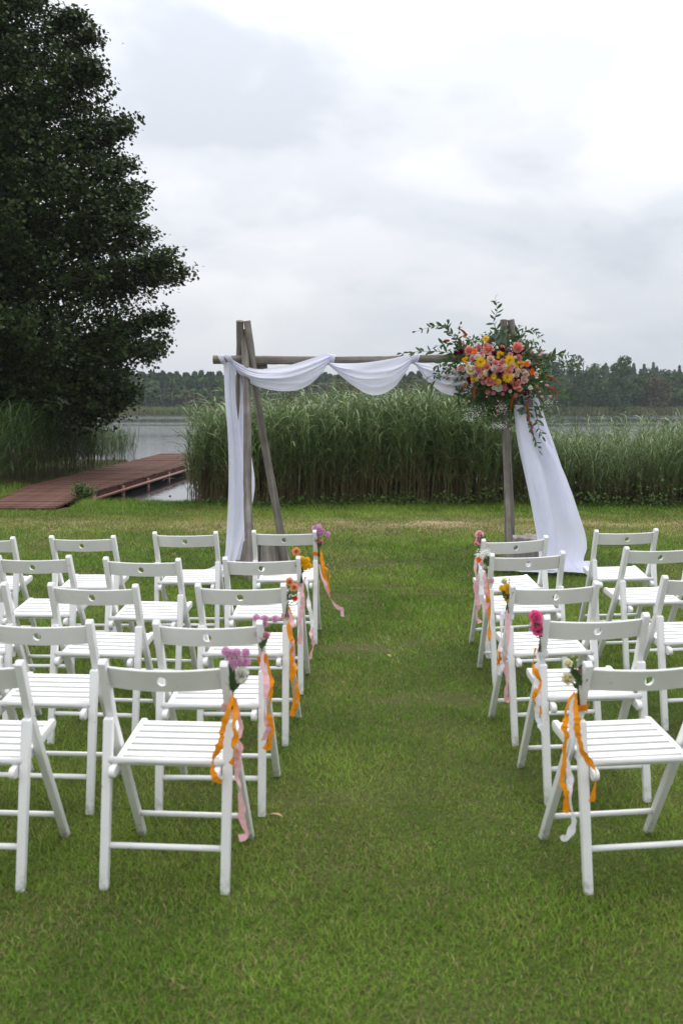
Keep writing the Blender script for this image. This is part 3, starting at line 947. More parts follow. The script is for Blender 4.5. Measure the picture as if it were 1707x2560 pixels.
DECK_Z = 0.05
jet = empty('jetty', (-5.2, 16.5, 0), 'red-brown plank jetty running out from the lawn into the lake', 'jetty')
pr = random.Random(4)
PW = 0.14
nplank = 132
plank_meshes = {}
for i in range(nplank):
    y0 = 16.42 + i * PW
    xr = -4.46 + 0.0475 * max(0.0, y0 - 19.4) + (0.0 if i > 16 else 0.10 * (16 - i) / 16)
    if y0 < 20.6:
        xl = -5.62 - (y0 - 17.7) * 0.145
    else:
        xl = -6.04 + 0.02 * (y0 - 20.6)
    ln = round(xr - xl, 2)
    key = ln
    if key not in plank_meshes:
        plank_meshes[key] = box_me('plank', ln, PW - 0.014, 0.035, M['deck'], 0.004)
    pl = obj('plank', plank_meshes[key], jet)
    pl.location = ((xl + xr) / 2 + 5.2 + pr.uniform(-0.012, 0.012), y0 - 16.5, DECK_Z - 0.0175 + pr.uniform(-0.006, 0.006))
    pl.rotation_euler = (pr.uniform(-0.008, 0.008), pr.uniform(-0.002, 0.002), pr.uniform(-0.004, 0.004))
jl = nplank * PW
def edge_x(y):
    return -4.46 + 0.0475 * max(0.0, y - 19.4)


for (dx0, dx1) in ((-0.09, -0.09), (-0.75, -0.95), (-1.45, -1.85)):
    y0, y1 = 18.9, 16.42 + jl - 0.15
    x0, x1 = edge_x(y0) + dx0, edge_x(y1) + dx1
    L_ = math.hypot(x1 - x0, y1 - y0)
    o = obj('joist', box_me('joist', 0.07, L_, 0.08, M['deck'], 0.004), jet, ((x0 + x1) / 2 + 5.2, (y0 + y1) / 2 - 16.5, DECK_Z - 0.0835), (0, 0, -math.atan2(x1 - x0, y1 - y0)))
# side pipe and its posts
pts = [(edge_x(yy) + 5.2 + 0.07, yy - 16.5, -0.075) for yy in (19.3, 24, 29, 34.3)]
tube_obj('side_pipe', pts, [0.030] * 4, M['deckpipe'], jet)
for yy in (19.3, 21.4, 23.6, 25.8, 28.2, 30.8, 33.6):
    tube_obj('post', [(edge_x(yy) + 5.2 + 0.03, yy - 16.5, -1.5), (edge_x(yy) + 5.2 + 0.03, yy - 16.5, 0.004)], [0.033, 0.033], M['deckpipe'], jet, 8)
for yy in (25.8, 30.8, 33.6):
    tube_obj('post', [(-0.65, yy - 16.5, -1.5), (-0.65, yy - 16.5, 0.0)], [0.04, 0.04], M['deckpipe'], jet, 8)


# ------------------------------------------------------------------ small shrubs and weeds
def shrub(loc, rad, h, n, label, col=(0.07, 0.115, 0.032), size=0.05, name='small_shrub'):
    rg = np.random.default_rng(int(abs(loc[0] * 100)) + n)
    t = empty(name, loc, label, 'shrub')
    st = Batch(); P_ = []; N_ = []
    for k in range(16):
        a = rg.uniform(0, 6.28); e = rad * rg.uniform(0.3, 1.0)
        tip = np.array([math.cos(a) * e, math.sin(a) * e, h * rg.uniform(0.55, 1.0)])
        q = np.linspace(0, 1, 5)[:, None]
        path = np.array([0, 0, 0.0]) * (1 - q) + tip * q + np.array([0, 0, 0.15 * h]) * q * (1 - q) * 4
        v, f = tube_np(path, np.linspace(0.006, 0.002, 5), 4)
        st.add(v, f, np.array([0.08, 0.09, 0.04]))
        m = n // 16
        qq = rg.uniform(0.25, 1.0, m)[:, None]
        pp = tip * qq + np.array([0, 0, 0.15 * h]) * qq * (1 - qq) * 4 + rg.normal(0, 0.05, (m, 3)) * rad / 0.3
        pp[:, 2] = np.maximum(pp[:, 2], 0.02)
        P_.append(pp); N_.append(rg.normal(0, 0.5, (m, 3)) + np.array([math.cos(a) * 0.4, math.sin(a) * 0.4 - 0.2, 0.8]))
    obj('stems', st.mesh('stems', M['reed']), t)['kind'] = 'stuff'
    P_ = np.concatenate(P_); N_ = np.concatenate(N_)
    v, f = leafquads(P_, N_, rg.uniform(0.7, 1.3, len(P_)) * size, rg, 0.6, 0.1)
    c = np.array(col) * rg.uniform(0.6, 1.4, (len(P_), 1))
    obj('foliage', npmesh('foliage', v, f, M['leaf'], np.repeat(c, 4, 0)), t)['kind'] = 'stuff'
    return t


shrub((-4.28, 17.95, -0.05), 0.24, 0.36, 800, 'small leafy green shrub growing against the jetty edge')


# ------------------------------------------------------------------ folding chairs
def bm_mesh(name, bm, m, smooth=True):
    me = bpy.data.meshes.new(name)
    bmesh.ops.recalc_face_normals(bm, faces=bm.faces[:])
    bm.to_mesh(me); bm.free()
    me.materials.append(m)
    if smooth:
        me.shade_smooth()
        try:
            me.set_sharp_from_angle(angle=R(40))
        except Exception:
            pass
    return me


def profile_bar(name, poly, xw, m, bev=0.004):
    """Side profile (y,z) polygon given a thickness in x, edges eased."""
    bm = bmesh.new()
    vs_ = [bm.verts.new((-xw / 2, p[0], p[1])) for p in poly]
    f = bm.faces.new(vs_)
    r = bmesh.ops.extrude_face_region(bm, geom=[f])
    bmesh.ops.translate(bm, vec=(xw, 0, 0), verts=[e for e in r['geom'] if isinstance(e, bmesh.types.BMVert)])
    es = [e for e in bm.edges if e.is_manifold and e.calc_face_angle(0) > R(35)]
    bmesh.ops.bevel(bm, geom=es, offset=bev, segments=2, affect='EDGES', profile=0.6)
    return bm_mesh(name, bm, m)


def offset_poly(path, widths):
    """Outline of a polyline with a width at each point, rounded at the last end."""
    L, Rr = [], []
    n = len(path)
    for i, p in enumerate(path):
        a = path[max(0, i - 1)]; c = path[min(n - 1, i + 1)]
        d = Vector((c[0] - a[0], c[1] - a[1])).normalized()
        nrm = Vector((-d[1], d[0]))
        L.append((p[0] + nrm[0] * widths[i] / 2, p[1] + nrm[1] * widths[i] / 2))
        Rr.append((p[0] - nrm[0] * widths[i] / 2, p[1] - nrm[1] * widths[i] / 2))
    return L + Rr[::-1]


def capsule(p0, p1, r, n=7):
    """Rounded-end bar outline between two points."""
    d = math.atan2(p1[1] - p0[1], p1[0] - p0[0])
    pts = []
    for k in range(n):
        a = d - math.pi / 2 + math.pi * k / (n - 1)
        pts.append((p1[0] + r * math.cos(a), p1[1] + r * math.sin(a)))
    for k in range(n):
        a = d + math.pi / 2 + math.pi * k / (n - 1)
        pts.append((p0[0] + r * math.cos(a), p0[1] + r * math.sin(a)))
    return pts


HALF = 0.2035
def back_leg_meshes():
    d = {}
    # long piece: front foot up to the top of the back
    poly = [(0.482, 0.0), (0.150, 0.553), (0.138, 0.592), (0.073, 0.757), (0.064, 0.766), (0.046, 0.766), (0.033, 0.752), (0.098, 0.585), (0.112, 0.553), (0.124, 0.528), (0.446, 0.0)]
    d['post'] = profile_bar('post', poly, 0.0265, M['paint'], 0.004)
    poly = [(-0.012, 0.0), (0.012, 0.0), (0.116, 0.540), (0.109, 0.557), (0.083, 0.553)]
    d['rear_leg'] = profile_bar('rear_leg', poly, 0.030, M['paint'], 0.004)
    d['rail'] = profile_bar('seat_rail', capsule((0.036, 0.388), (0.424, 0.440), 0.0185), 0.021, M['paint'], 0.004)
    # slats
    bm = bmesh.new(); bmesh.ops.create_cube(bm, size=1.0)
    bmesh.ops.scale(bm, vec=(0.336, 0.0335, 0.013), verts=bm.verts)
    bmesh.ops.bevel(bm, geom=bm.edges[:], offset=0.0045, segments=2, affect='EDGES', profile=0.6)
    d['slat'] = bm_mesh('slat', bm, M['paint'])
    for nm, half, r in (('seat_rod', 0.195, 0.0115), ('stretcher', 0.195, 0.0105)):
        v, f = tube_np([(-half, 0, 0), (0, 0, 0), (half, 0, 0)], [r] * 3, 12)
        d[nm] = npmesh(nm, v, f, M['paint'], smooth=True)
    # backrest board with its finger hole
    W2, Hh, T, RH = 0.1925, 0.0365, 0.016, 0.0165
    dep = 0.050
    tilt = math.atan2(0.096, 0.19)
    c_z, c_y = 0.700, 0.086

    def surf(s, t, off):
        y_ = -dep * (1 - (s / W2) ** 2)
        nrm = Vector((-2 * dep * s / W2 ** 2, 1, 0)).normalized()
        p = Vector((s, y_, t)) + nrm * off
        # lean back with the posts
        return (p[0], c_y + p[1] - math.tan(tilt) * p[2] * 1.0, c_z + p[2])
    bm = bmesh.new()
    N = 24
    ssplit = 0.04
    rect = []
    for k in range(N):
        a = 2 * math.pi * (k + 0.5) / N
        ca, sa = math.cos(a), math.sin(a)
        q = min(ssplit / abs(ca) if abs(ca) > 1e-6 else 9, Hh / abs(sa) if abs(sa) > 1e-6 else 9)
        rect.append((ca * q, sa * q))
    # force rectangle corners
    for sx_ in (-1, 1):
        for sz_ in (-1, 1):
            j = min(range(N), key=lambda k: (rect[k][0] - sx_ * ssplit) ** 2 + (rect[k][1] - sz_ * Hh) ** 2)
            rect[j] = (sx_ * ssplit, sz_ * Hh)
    for side in (0, 1):
        off = T / 2 if side else -T / 2
        ho = [bm.verts.new(surf(RH * math.cos(2 * math.pi * (k + 0.5) / N), RH * math.sin(2 * math.pi * (k + 0.5) / N), off)) for k in range(N)]
        ro = [bm.verts.new(surf(rect[k][0], rect[k][1], off)) for k in range(N)]
        for k in range(N):
            bm.faces.new((ho[k], ro[k], ro[(k + 1) % N], ho[(k + 1) % N]))
        for sgn in (-1, 1):
            ns = 12
            tt = sorted({round(r_[1], 6) for r_ in rect if abs(r_[0] - sgn * ssplit) < 1e-5})
            grid = []
            for i in range(ns + 1):
                s = sgn * (ssplit + (W2 - ssplit) * i / ns)
                grid.append([bm.verts.new(surf(s, t_, off)) for t_ in tt])
            for i in range(ns):
                for j in range(len(tt) - 1):
                    bm.faces.new((grid[i][j], grid[i + 1][j], grid[i + 1][j + 1], grid[i][j + 1]))
        if side == 0: h0 = ho
        else:
            for k in range(N):
                bm.faces.new((h0[k], h0[(k + 1) % N], ho[(k + 1) % N], ho[k]))
    # rim: rounded top and bottom edges
    ns = 40
    for sz_ in (-1, 1):
        rows = []
        for q in (-1, -0.5, 0, 0.5, 1):
            bulge = 0.004 * math.sqrt(max(0, 1 - q * q))
            rows.append([bm.verts.new(surf(-W2 + 2 * W2 * i / ns, sz_ * (Hh + bulge), q * T / 2)) for i in range(ns + 1)])
        for a_, b_ in zip(rows[:-1], rows[1:]):
            for i in range(ns):
                bm.faces.new((a_[i], a_[i + 1], b_[i + 1], b_[i]))
    bmesh.ops.remove_doubles(bm, verts=bm.verts[:], dist=0.0004)
    d['backrest'] = bm_mesh('backrest', bm, M['paint'])
    v, f = tube_np([(0, 0, 0), (0.0015, 0, 0)], [0.0036, 0.0036], 8)
    d['screw'] = npmesh('screw', v, f, M['screw'], smooth=False)
    return d


CM = back_leg_meshes()


def chair(x, y, yaw, roll, label, group):
    t = empty('folding_chair', (x, y, 0), label, 'chair', group)
    t.rotation_euler = (0, R(roll), R(yaw))
    for s in (-1, 1):
        p = obj('back_post', CM['post'], t, (s * HALF, 0, 0))
        for (sy, sz) in ((0.098, 0.60), (0.123, 0.555), (0.231, 0.385)):
            obj('screw', CM['screw'], p, (s * 0.0128 if s > 0 else -0.0143, sy + 0.02, sz))
        obj('rear_leg', CM['rear_leg'], t, (s * HALF, 0, 0))
        obj('seat_rail', CM['rail'], t, (s * 0.1755, 0, 0))
    obj('backrest', CM['backrest'], t)
    ang = math.atan2(0.052, 0.388)
    for k in range(7):
        yy = 0.092 + k * 0.0495
        zz = 0.388 + (yy - 0.036) * math.tan(ang) + 0.0135
        obj('slat', CM['slat'], t, (0, yy, zz), (ang, 0, 0))
    obj('seat_rod', CM['seat_rod'], t, (0, 0.066, 0.4215))
    obj('rear_stretcher', CM['stretcher'], t, (0, 0.027, 0.142))
    obj('front_stretcher', CM['stretcher'], t, (0, 0.400, 0.108))
    return t


ROW = {'A': 'the back row nearest the camera', 'B': 'the second row from the back', 'C': 'the middle row', 'D': 'the second row from the arch', 'E': 'the front row nearest the arch'}
CH = [('LA', -0.584, 3.425, -5.5, -0.4, 'white folding chair carrying purple pompons and a white carnation, orange and pink ribbons'),
      ('LA2', -1.261, 3.44, -4.0, 0.0, None), ('LB', -0.513, 4.09, -4.1, -0.8, 'white folding chair with purple and pink posy in the second row from the back'),
      ('LB2', -1.189, 4.115, -4.0, 0.0, None), ('LC', -0.466, 4.965, -5.5, -1.0, 'white folding chair with peach carnations and one red bloom in the middle row'),
      ('LC2', -1.174, 4.965, -5.5, 0.2, None), ('LC3', -1.800, 5.015, -4.0, 0.0, None),
      ('LD', -0.428, 5.865, -3.0, -1.2, 'white folding chair with yellow buttons and a peach carnation, second row from the arch'),
      ('LD2', -1.103, 5.824, -6.0, 0.2, None), ('LD3', -1.710, 5.919, -6.0, -1.0, None),
      ('LE', -0.379, 7.127, -2.0, -0.4, 'white folding chair in the front row with purple pompons and blowing ribbon'),
      ('LE2', -1.027, 7.051, -3.0, -0.7, None), ('LE3', -1.656, 6.833, -5.0, -0.8, None), ('LE4', -2.295, 6.781, -4.0, 0.0, None),
      ('RA', 1.011, 3.436, 8.0, 0.0, 'white folding chair carrying cream lisianthus with orange and white ribbons, nearest the camera'),
      ('RB', 1.032, 4.215, 4.5, -0.6, 'white folding chair carrying two hot pink roses and a white band'),
      ('RC', 1.021, 4.985, 6.3, -0.9, 'white folding chair carrying yellow buttons topped by one cream bloom'),
      ('RC2', 1.797, 5.228, 8.0, 0.0, None),
      ('RD', 1.078, 6.039, 4.0, -1.4, "white folding chair carrying baby's breath with an orange-red bloom"),
      ('RD2', 1.892, 6.309, 8.0, 0.0, None), ('RE', 1.132, 6.748, 7.0, -2.2, 'white folding chair carrying pale pink roses in the front row by the stump'),
      ('RE2', 1.933, 7.186, 3.0, -0.9, None)]
ORD = {2: 'second', 3: 'third', 4: 'fourth'}
chairs = {}
for (k, x, y, yaw, roll, lab) in CH:
    if lab is None:
        nth = int(k[2])
        side = 'tree' if k[0] == 'L' else 'far'
        lab = 'plain white chair, %s from the aisle in %s, %s' % (ORD[nth], ROW[k[1]].replace(' nearest the camera', '').replace(' nearest the arch', ''), 'tree side' if k[0] == 'L' else 'drape side')
    chairs[k] = chair(x, y, yaw, roll, lab, 'white folding chairs on the tree side' if k[0] == 'L' else 'white folding chairs on the trailing drape side')


# ------------------------------------------------------------------ arch of weathered poles
def log_between(name, p0, p1, r0, r1, m, parent, seed=0, n=14, rings=22, base=(0, 0, 0)):
    """Weathered round pole with slight bends, knots and sawn ends; mesh runs along local Z."""
    rg = np.random.default_rng(seed)
    p0 = Vector(p0); p1 = Vector(p1)
    L = (p1 - p0).length
    V = []; F = []
    ph = rg.uniform(0, 6.28, 4)
    knots = [(rg.uniform(0.1, 0.9), rg.uniform(0, 6.28)) for _ in range(5)]
    for i in range(rings):
        q = i / (rings - 1)
        cx = 0.012 * math.sin(ph[0] + q * 5) * L / 2; cy = 0.012 * math.sin(ph[1] + q * 4.3) * L / 2
        cx *= math.sin(math.pi * q); cy *= math.sin(math.pi * q)
        r = r0 + (r1 - r0) * q
        for j in range(n):
            a = 2 * math.pi * j / n
            rr_ = r * (1 + 0.035 * math.sin(3 * a + ph[2] + q * 3) + 0.03 * rg.normal())
            for (kq, ka) in knots:
                dd = ((q - kq) * L / 0.035) ** 2 + ((math.atan2(math.sin(a - ka), math.cos(a - ka))) / 0.45) ** 2
                rr_ += 0.007 * math.exp(-dd)
            V.append((cx + rr_ * math.cos(a), cy + rr_ * math.sin(a), q * L))
    for i in range(rings - 1):
        for j in range(n):
            a = i * n + j; b_ = i * n + (j + 1) % n
            F.append((a, b_, b_ + n, a + n))
    F.append(tuple(range(n))[::-1]); F.append(tuple((rings - 1) * n + j for j in range(n)))
    me = meshdata(name, V, F, m, True)
    try: me.set_sharp_from_angle(angle=R(50))
    except Exception: pass
    o = obj(name, me, parent)
    q_ = (p1 - p0).to_track_quat('Z', 'Y')
    o.rotation_mode = 'QUATERNION'
    o.rotation_quaternion = q_
    o.location = p0 - Vector(base)
    return o


YA = 10.6
AB = (0.2, YA, 0)
arch = empty('wooden_arch', AB, 'rustic ceremony arch of weathered grey poles with a long top beam', 'arch')
def G(px, py):
    """ground point"""
    b_ = (py - 1280.0) / FPX
    c, s = math.cos(PITCH), math.sin(PITCH)
    t = EYE / (s + b_ * c)
    return Vector(((px - 853.5) / FPX * t, t * (c - b_ * s), 0))
pl_top = P(600, 802, YA - 0.02); pl_top2 = P(618, 802, YA - 0.03)
log_between('pole', (-1.10, 11.35, -0.02), pl_top, 0.040, 0.036, M['pole'], arch, 1, base=AB)
foot = G(713, 1412)
log_between('pole', (foot.x, foot.y, -0.02), pl_top2, 0.041, 0.034, M['pole'], arch, 2, base=AB)
foot = G(628, 1450)
log_between('pole', (foot.x, foot.y, -0.02), P(611, 826, YA + 0.06), 0.042, 0.035, M['pole'], arch, 3, base=AB)
log_between('beam', P(533, 899, YA + 0.02), P(1385, 893, YA + 0.02), 0.042, 0.038, M['pole'], arch, 4, rings=40, base=AB)
log_between('crossbar', P(578, 924, YA + 0.09), P(668, 914, YA + 0.09), 0.030, 0.028, M['pole'], arch, 5, rings=8, base=AB)
# second trestle
rt = P(1258, 800, YA - 0.02); rt2 = P(1276, 799, YA - 0.03)
foot = G(1271, 1430)
log_between('pole', (foot.x, foot.y, -0.02), rt, 0.040, 0.035, M['pole'], arch, 6, base=AB)
foot = G(1392, 1408)
log_between('pole', (foot.x, foot.y, -0.02), rt2, 0.041, 0.034, M['pole'], arch, 7, base=AB)
log_between('pole', (1.82, 11.5, -0.02), P(1264, 812, YA + 0.06), 0.042, 0.035, M['pole'], arch, 8, base=AB)
log_between('crossbar', P(1230, 914, YA + 0.09), P(1330, 918, YA + 0.09), 0.030, 0.028, M['pole'], arch, 9, rings=8, base=AB)


def stump(loc, rad, h, seed, label, rough=0.02):
    rg = np.random.default_rng(seed)
    N, RI = 72, 10
    ph = rg.uniform(0, 6.28, 6)
    crack = [(rg.uniform(0, 6.28), rg.uniform(0.012, 0.03)) for _ in range(13)]
    def rad_at(a, q):
        r = rad * (1 + 0.06 * math.sin(2 * a + ph[0]) + 0.035 * math.sin(5 * a + ph[1]) + 0.02 * math.sin(11 * a + ph[2])) * (1.10 - 0.10 * q + 0.08 * (1 - q) ** 4)
        for (ca, dp) in crack:
            d_ = math.atan2(math.sin(a - ca), math.cos(a - ca))
            r -= dp * math.exp(-(d_ / 0.035) ** 2)
        return r
    def top_z(x, y):
        return h + rough * (float(fbm(x * 9 + seed, y * 9, seed)) - 0.5) * 2.4 + rough * 0.8 * math.sin(x * 7 + ph[3])
    V = []; F = []
    for i in range(RI):
        q = i / (RI - 1)
        for j in range(N):
            a = 2 * math.pi * j / N
            r = rad_at(a, q)
            z = q * h if i < RI - 1 else top_z(r * math.cos(a), r * math.sin(a)) - 0.006
            V.append((r * math.cos(a), r * math.sin(a), z - 0.01))
    for i in range(RI - 1):
        for j in range(N):
            a_ = i * N + j; b_ = i * N + (j + 1) % N
            F.append((a_, b_, b_ + N, a_ + N))
    base = len(V); TR = 7
    for i in range(TR):
        q = 0.97 * (1 - i / TR)
        for j in range(N):
            a = 2 * math.pi * j / N
            r = rad_at(a, 1) * q
            V.append((r * math.cos(a), r * math.sin(a), top_z(r * math.cos(a), r * math.sin(a)) - 0.01))
    V.append((0, 0, top_z(0, 0) - 0.01))
    for i in range(TR - 1):
        for j in range(N):
            a_ = base + i * N + j; b_ = base + i * N + (j + 1) % N
            F.append((a_, b_, b_ + N, a_ + N))
    for j in range(N):
        F.append(((RI - 1) * N + j, (RI - 1) * N + (j + 1) % N, base + (j + 1) % N, base + j))
        F.append((base + (TR - 1) * N + j, base + (TR - 1) * N + (j + 1) % N, len(V) - 1))
    me = meshdata('stump', V, F, M['stump'], True)
    try: me.set_sharp_from_angle(angle=R(45))
    except Exception: pass
    o = obj('tree_stump', me, None, loc)
    return tag(o, label, 'stump', 'weathered stumps weighting the arch feet')


stump((-0.80, 10.93, 0), 0.235, 0.245, 3, 'grey weathered tree stump between the bare poles of the arch', 0.006)
stump((1.93, 10.95, 0), 0.225, 0.285, 8, 'cracked grey stump with uneven top beside the trailing white drape', 0.03)


# ------------------------------------------------------------------ white drape
drape = empty('white_drape', (0.2, YA, 0), 'long white chiffon drape swagged along the arch beam and trailing to the lawn', 'drape')


def sheet(name, rows, m=None, parent=drape, base=AB):
    nu = len(rows[0])
    V = [Vector(p) - Vector(base) for r in rows for p in r]
    F = []
    for i in range(len(rows) - 1):
        for j in range(nu - 1):
            a = i * nu + j
            F.append((a, a + 1, a + nu + 1, a + nu))
    return obj(name, meshdata(name, V, F, m or M['cloth'], True), parent)


def smooth_interp(xs_, ys_, q):
    """Catmull-Rom style interpolation of a table."""
    xs_ = list(xs_); ys_ = list(ys_)
    if q <= xs_[0]: return ys_[0]
    if q >= xs_[-1]: return ys_[-1]
    i = max(k for k in range(len(xs_)) if xs_[k] <= q)
    i = min(i, len(xs_) - 2)
    h = xs_[i + 1] - xs_[i]; t = (q - xs_[i]) / h
    def sl(k):
        if k == 0: return (ys_[1] - ys_[0]) / (xs_[1] - xs_[0])
        if k == len(xs_) - 1: return (ys_[-1] - ys_[-2]) / (xs_[-1] - xs_[-2])
        return (ys_[k + 1] - ys_[k - 1]) / (xs_[k + 1] - xs_[k - 1])
    m0, m1 = sl(i) * h, sl(i + 1) * h
    return (2 * t ** 3 - 3 * t ** 2 + 1) * ys_[i] + (t ** 3 - 2 * t ** 2 + t) * m0 + (-2 * t ** 3 + 3 * t ** 2) * ys_[i + 1] + (t ** 3 - t ** 2) * m1


def swag(name, top, bot, seed, nf=5, depth=0.075, yfront=-0.065):
    """Cloth swag: top and bottom edge measured as (px,py) lists from one gather to the next."""
    rg = np.random.default_rng(seed)
    U, Vn = 64, 44
    tu = np.linspace(0, 1, len(top)); bu = np.linspace(0, 1, len(bot))
    ph = rg.uniform(0, 6.28, 6)
    rows = []
    for j in range(Vn + 1):
        v = j / Vn
        row = []
        for i in range(U + 1):
            u = i / U
            tx = smooth_interp(tu, [p[0] for p in top], u); ty = smooth_interp(tu, [p[1] for p in top], u)
            bx = smooth_interp(bu, [p[0] for p in bot], u); by = smooth_interp(bu, [p[1] for p in bot], u)
            x = tx + (bx - tx) * v; y = ty + (by - ty) * v
            env = math.sin(math.pi * min(1, max(0, u))) ** 0.6
            # folds sweep along the swag: creases near the gathers, soft in the belly
            f = 0
            for k in range(nf):
                wob = 0.10 * math.sin(ph[k % 6] + u * (2.2 + 0.5 * k))
                c_ = (k + 0.7) / nf + wob - 0.10 * math.sin(math.pi * u)
                wdt = 0.040 + 0.034 * env
                f += math.exp(-((v - c_) / wdt) ** 2) * (0.5 + 0.5 * math.sin(ph[(k + 2) % 6] + 3 * u + k) ** 2)
            belly = math.sin(math.pi * v) * 0.075 * env
            yy = YA + yfront - belly - depth * 0.55 * f * (0.30 + 0.70 * (1 - 0.5 * env)) - 0.015 * env
            # lower hem turns under
            if v > 0.92: yy += (v - 0.92) / 0.08 * 0.045 * env
            row.append(P(x, y, yy))
        rows.append(row)
    return sheet(name, rows)


swag('swag', [(568, 884), (592, 905), (640, 922), (700, 918), (760, 902), (812, 885), (828, 886)],
     [(572, 890), (594, 930), (640, 965), (712, 978), (762, 968), (800, 938), (827, 897)], 1, 8)
swag('swag', [(820, 906), (850, 908), (905, 907), (960, 900), (1010, 890), (1034, 886)],
     [(823, 914), (862, 948), (912, 982), (948, 987), (985, 968), (1012, 934), (1035, 896)], 2, 7)
swag('swag', [(1036, 906), (1060, 908), (1100, 915), (1150, 918), (1200, 905), (1230, 890)],
     [(1038, 912), (1066, 950), (1100, 978), (1140, 989), (1185, 975), (1210, 940), (1232, 900)], 3, 7)


def beam_wrap(name, px, wpx, seed, tilt=0.0):
    """Cloth turned once round the beam where two swags meet."""
    rg = np.random.default_rng(seed)
    c = P(px, 898, YA + 0.02)
    rows = []
    half = wpx / FPX * YA / 2
    for j in range(13):
        q = j / 12
        row = []
        for i in range(25):
            a = R(-140) + R(300) * i / 24
            r = 0.047 + 0.007 * math.sin(q * 9 + seed + a) + 0.004 * math.sin(q * 23)
            row.append(Vector((c.x + (q - 0.5) * 2 * half + tilt * math.sin(a), c.y - r * math.cos(a), c.z + r * math.sin(a))))
        rows.append(row)
    return sheet(name, rows)


beam_wrap('beam_wrap', 566, 34, 1, -0.02)
beam_wrap('beam_wrap', 826, 22, 2, 0.01)
beam_wrap('beam_wrap', 1036, 20, 3, 0.012)


def panel(name, table, Yt, seed, nf=4, depth=0.04, nv=70, nu=64, hem=True):
    """Hanging cloth: table of (py, left px, right px, Y) down its length."""
    rg = np.random.default_rng(seed)
    ph = rg.uniform(0, 6.28, 8)
    py = [r[0] for r in table]
    rows = []
    for j in range(nv + 1):
        v = j / nv
        y = py[0] + (py[-1] - py[0]) * v
        l = smooth_interp(py, [r[1] for r in table], y); r_ = smooth_interp(py, [r[2] for r in table], y)
        Yc = smooth_interp(py, [r[3] for r in table], y)
        row = []
        for i in range(nu + 1):
            u = i / nu
            ph_ = 2 * math.pi * nf * (u + 0.05 * math.sin(ph[0] + 2.3 * v) + 0.03 * math.sin(7 * u + ph[1]))
            d = math.sin(ph_ + ph[2] + 0.9 * math.sin(2 * v + ph[3])) + 0.28 * math.sin(1.7 * ph_ + ph[4] + 3 * v)
            amp = depth * (0.55 + 0.45 * math.sin(math.pi * min(1, v * 1.1)))
            fu = min(1.0, (r_ - l) / 90.0)
            wr = 0.022 * (float(fbm(u * 6 * fu + seed, v * 3.0 + u * 2 * fu, seed)) - 0.5) + 0.010 * (float(fbm(u * 14 * fu + seed, v * 7 - u * 5 * fu, seed + 3)) - 0.5)
            row.append(P(l + (r_ - l) * u, y, Yc + d * amp + wr))
        rows.append(row)
    return sheet(name, rows)


panel('hanging_panel', [(905, 559, 590, 10.58), (1000, 563, 590, 10.60), (1095, 570, 602, 10.60), (1190, 572, 612, 10.58), (1290, 569, 616, 10.50), (1340, 566, 606, 10.42), (1385, 563, 594, 10.28), (1412, 556, 588, 10.2), (1432, 548, 592, 10.14)], YA, 4, 1.6, 0.030)
panel('hanging_panel', [(935, 600, 612, 10.72), (1000, 600, 614, 10.74), (1095, 594, 622, 10.76), (1190, 596, 636, 10.78), (1230, 600, 636, 10.78), (1290, 602, 624, 10.76), (1340, 590, 612, 10.70), (1400, 572, 600, 10.6)], YA, 5, 1.2, 0.022)


def ground_cloth(name, outline_fn, nu, nv, seed, amp=0.02):
    """Cloth lying in soft heaps on the grass, given as a patch (u,v) -> (x,y)."""
    rows = []
    for j in range(nv + 1):
        v = j / nv
        row = []
        for i in range(nu + 1):
            u = i / nu
            x, y, hgt = outline_fn(u, v)
            z = 0.034 + hgt + amp * (float(fbm(x * 9 + seed, y * 7, seed)) + 0.6 * abs(math.sin(x * 16 + y * 9 + seed)) * 0.5)
            row.append(Vector((x, y, z)))
        rows.append(row)
    return sheet(name, rows)


def trail_left(u, v):
    # from the foot of the hanging panel out across the grass towards the tree side
    a = G(590, 1436); a2 = G(545, 1436)
    e0 = G(455, 1463); e1 = G(560, 1472)
    top = a2.lerp(a, u); bot = e0.lerp(e1, u)
    p = top.lerp(bot, v)
    return p.x - 0.05 * math.sin(3 * v), p.y, 0.05 * (1 - v) ** 2


ground_cloth('ground_trail', trail_left, 26, 18, 2, 0.016)

# trailing side: wide panel sweeping out from under the flowers
panel('trailing_panel', [(945, 1290, 1312, 10.54), (980, 1285, 1318, 10.53), (1010, 1284, 1328, 10.52), (1060, 1289, 1338, 10.50), (1110, 1296, 1372, 10.46), (1165, 1308, 1402, 10.42), (1230, 1322, 1428, 10.36), (1290, 1334, 1448, 10.30), (1335, 1341, 1462, 10.25), (1370, 1346, 1466, 10.20), (1400, 1348, 1458, 10.16), (1416, 1340, 1466, 10.10), (1428, 1330, 1488, 10.04)], YA, 6, 1.7, 0.035, 90, 80)
panel('trailing_panel', [(950, 1308, 1320, 10.57), (1000, 1322, 1346, 10.56), (1060, 1334, 1366, 10.56), (1110, 1345, 1384, 10.55), (1170, 1365, 1404, 10.52), (1240, 1380, 1426, 10.46), (1300, 1396, 1442, 10.42)], YA, 7, 2, 0.02)

panel('trailing_panel', [(1012, 1283, 1306, 10.44), (1060, 1287, 1318, 10.42), (1110, 1294, 1332, 10.38), (1165, 1306, 1352, 10.33), (1230, 1320, 1368, 10.27), (1290, 1332, 1380, 10.21), (1350, 1342, 1386, 10.15), (1400, 1346, 1384, 10.08), (1426, 1336, 1392, 10.0)], YA, 12, 0.8, 0.03)


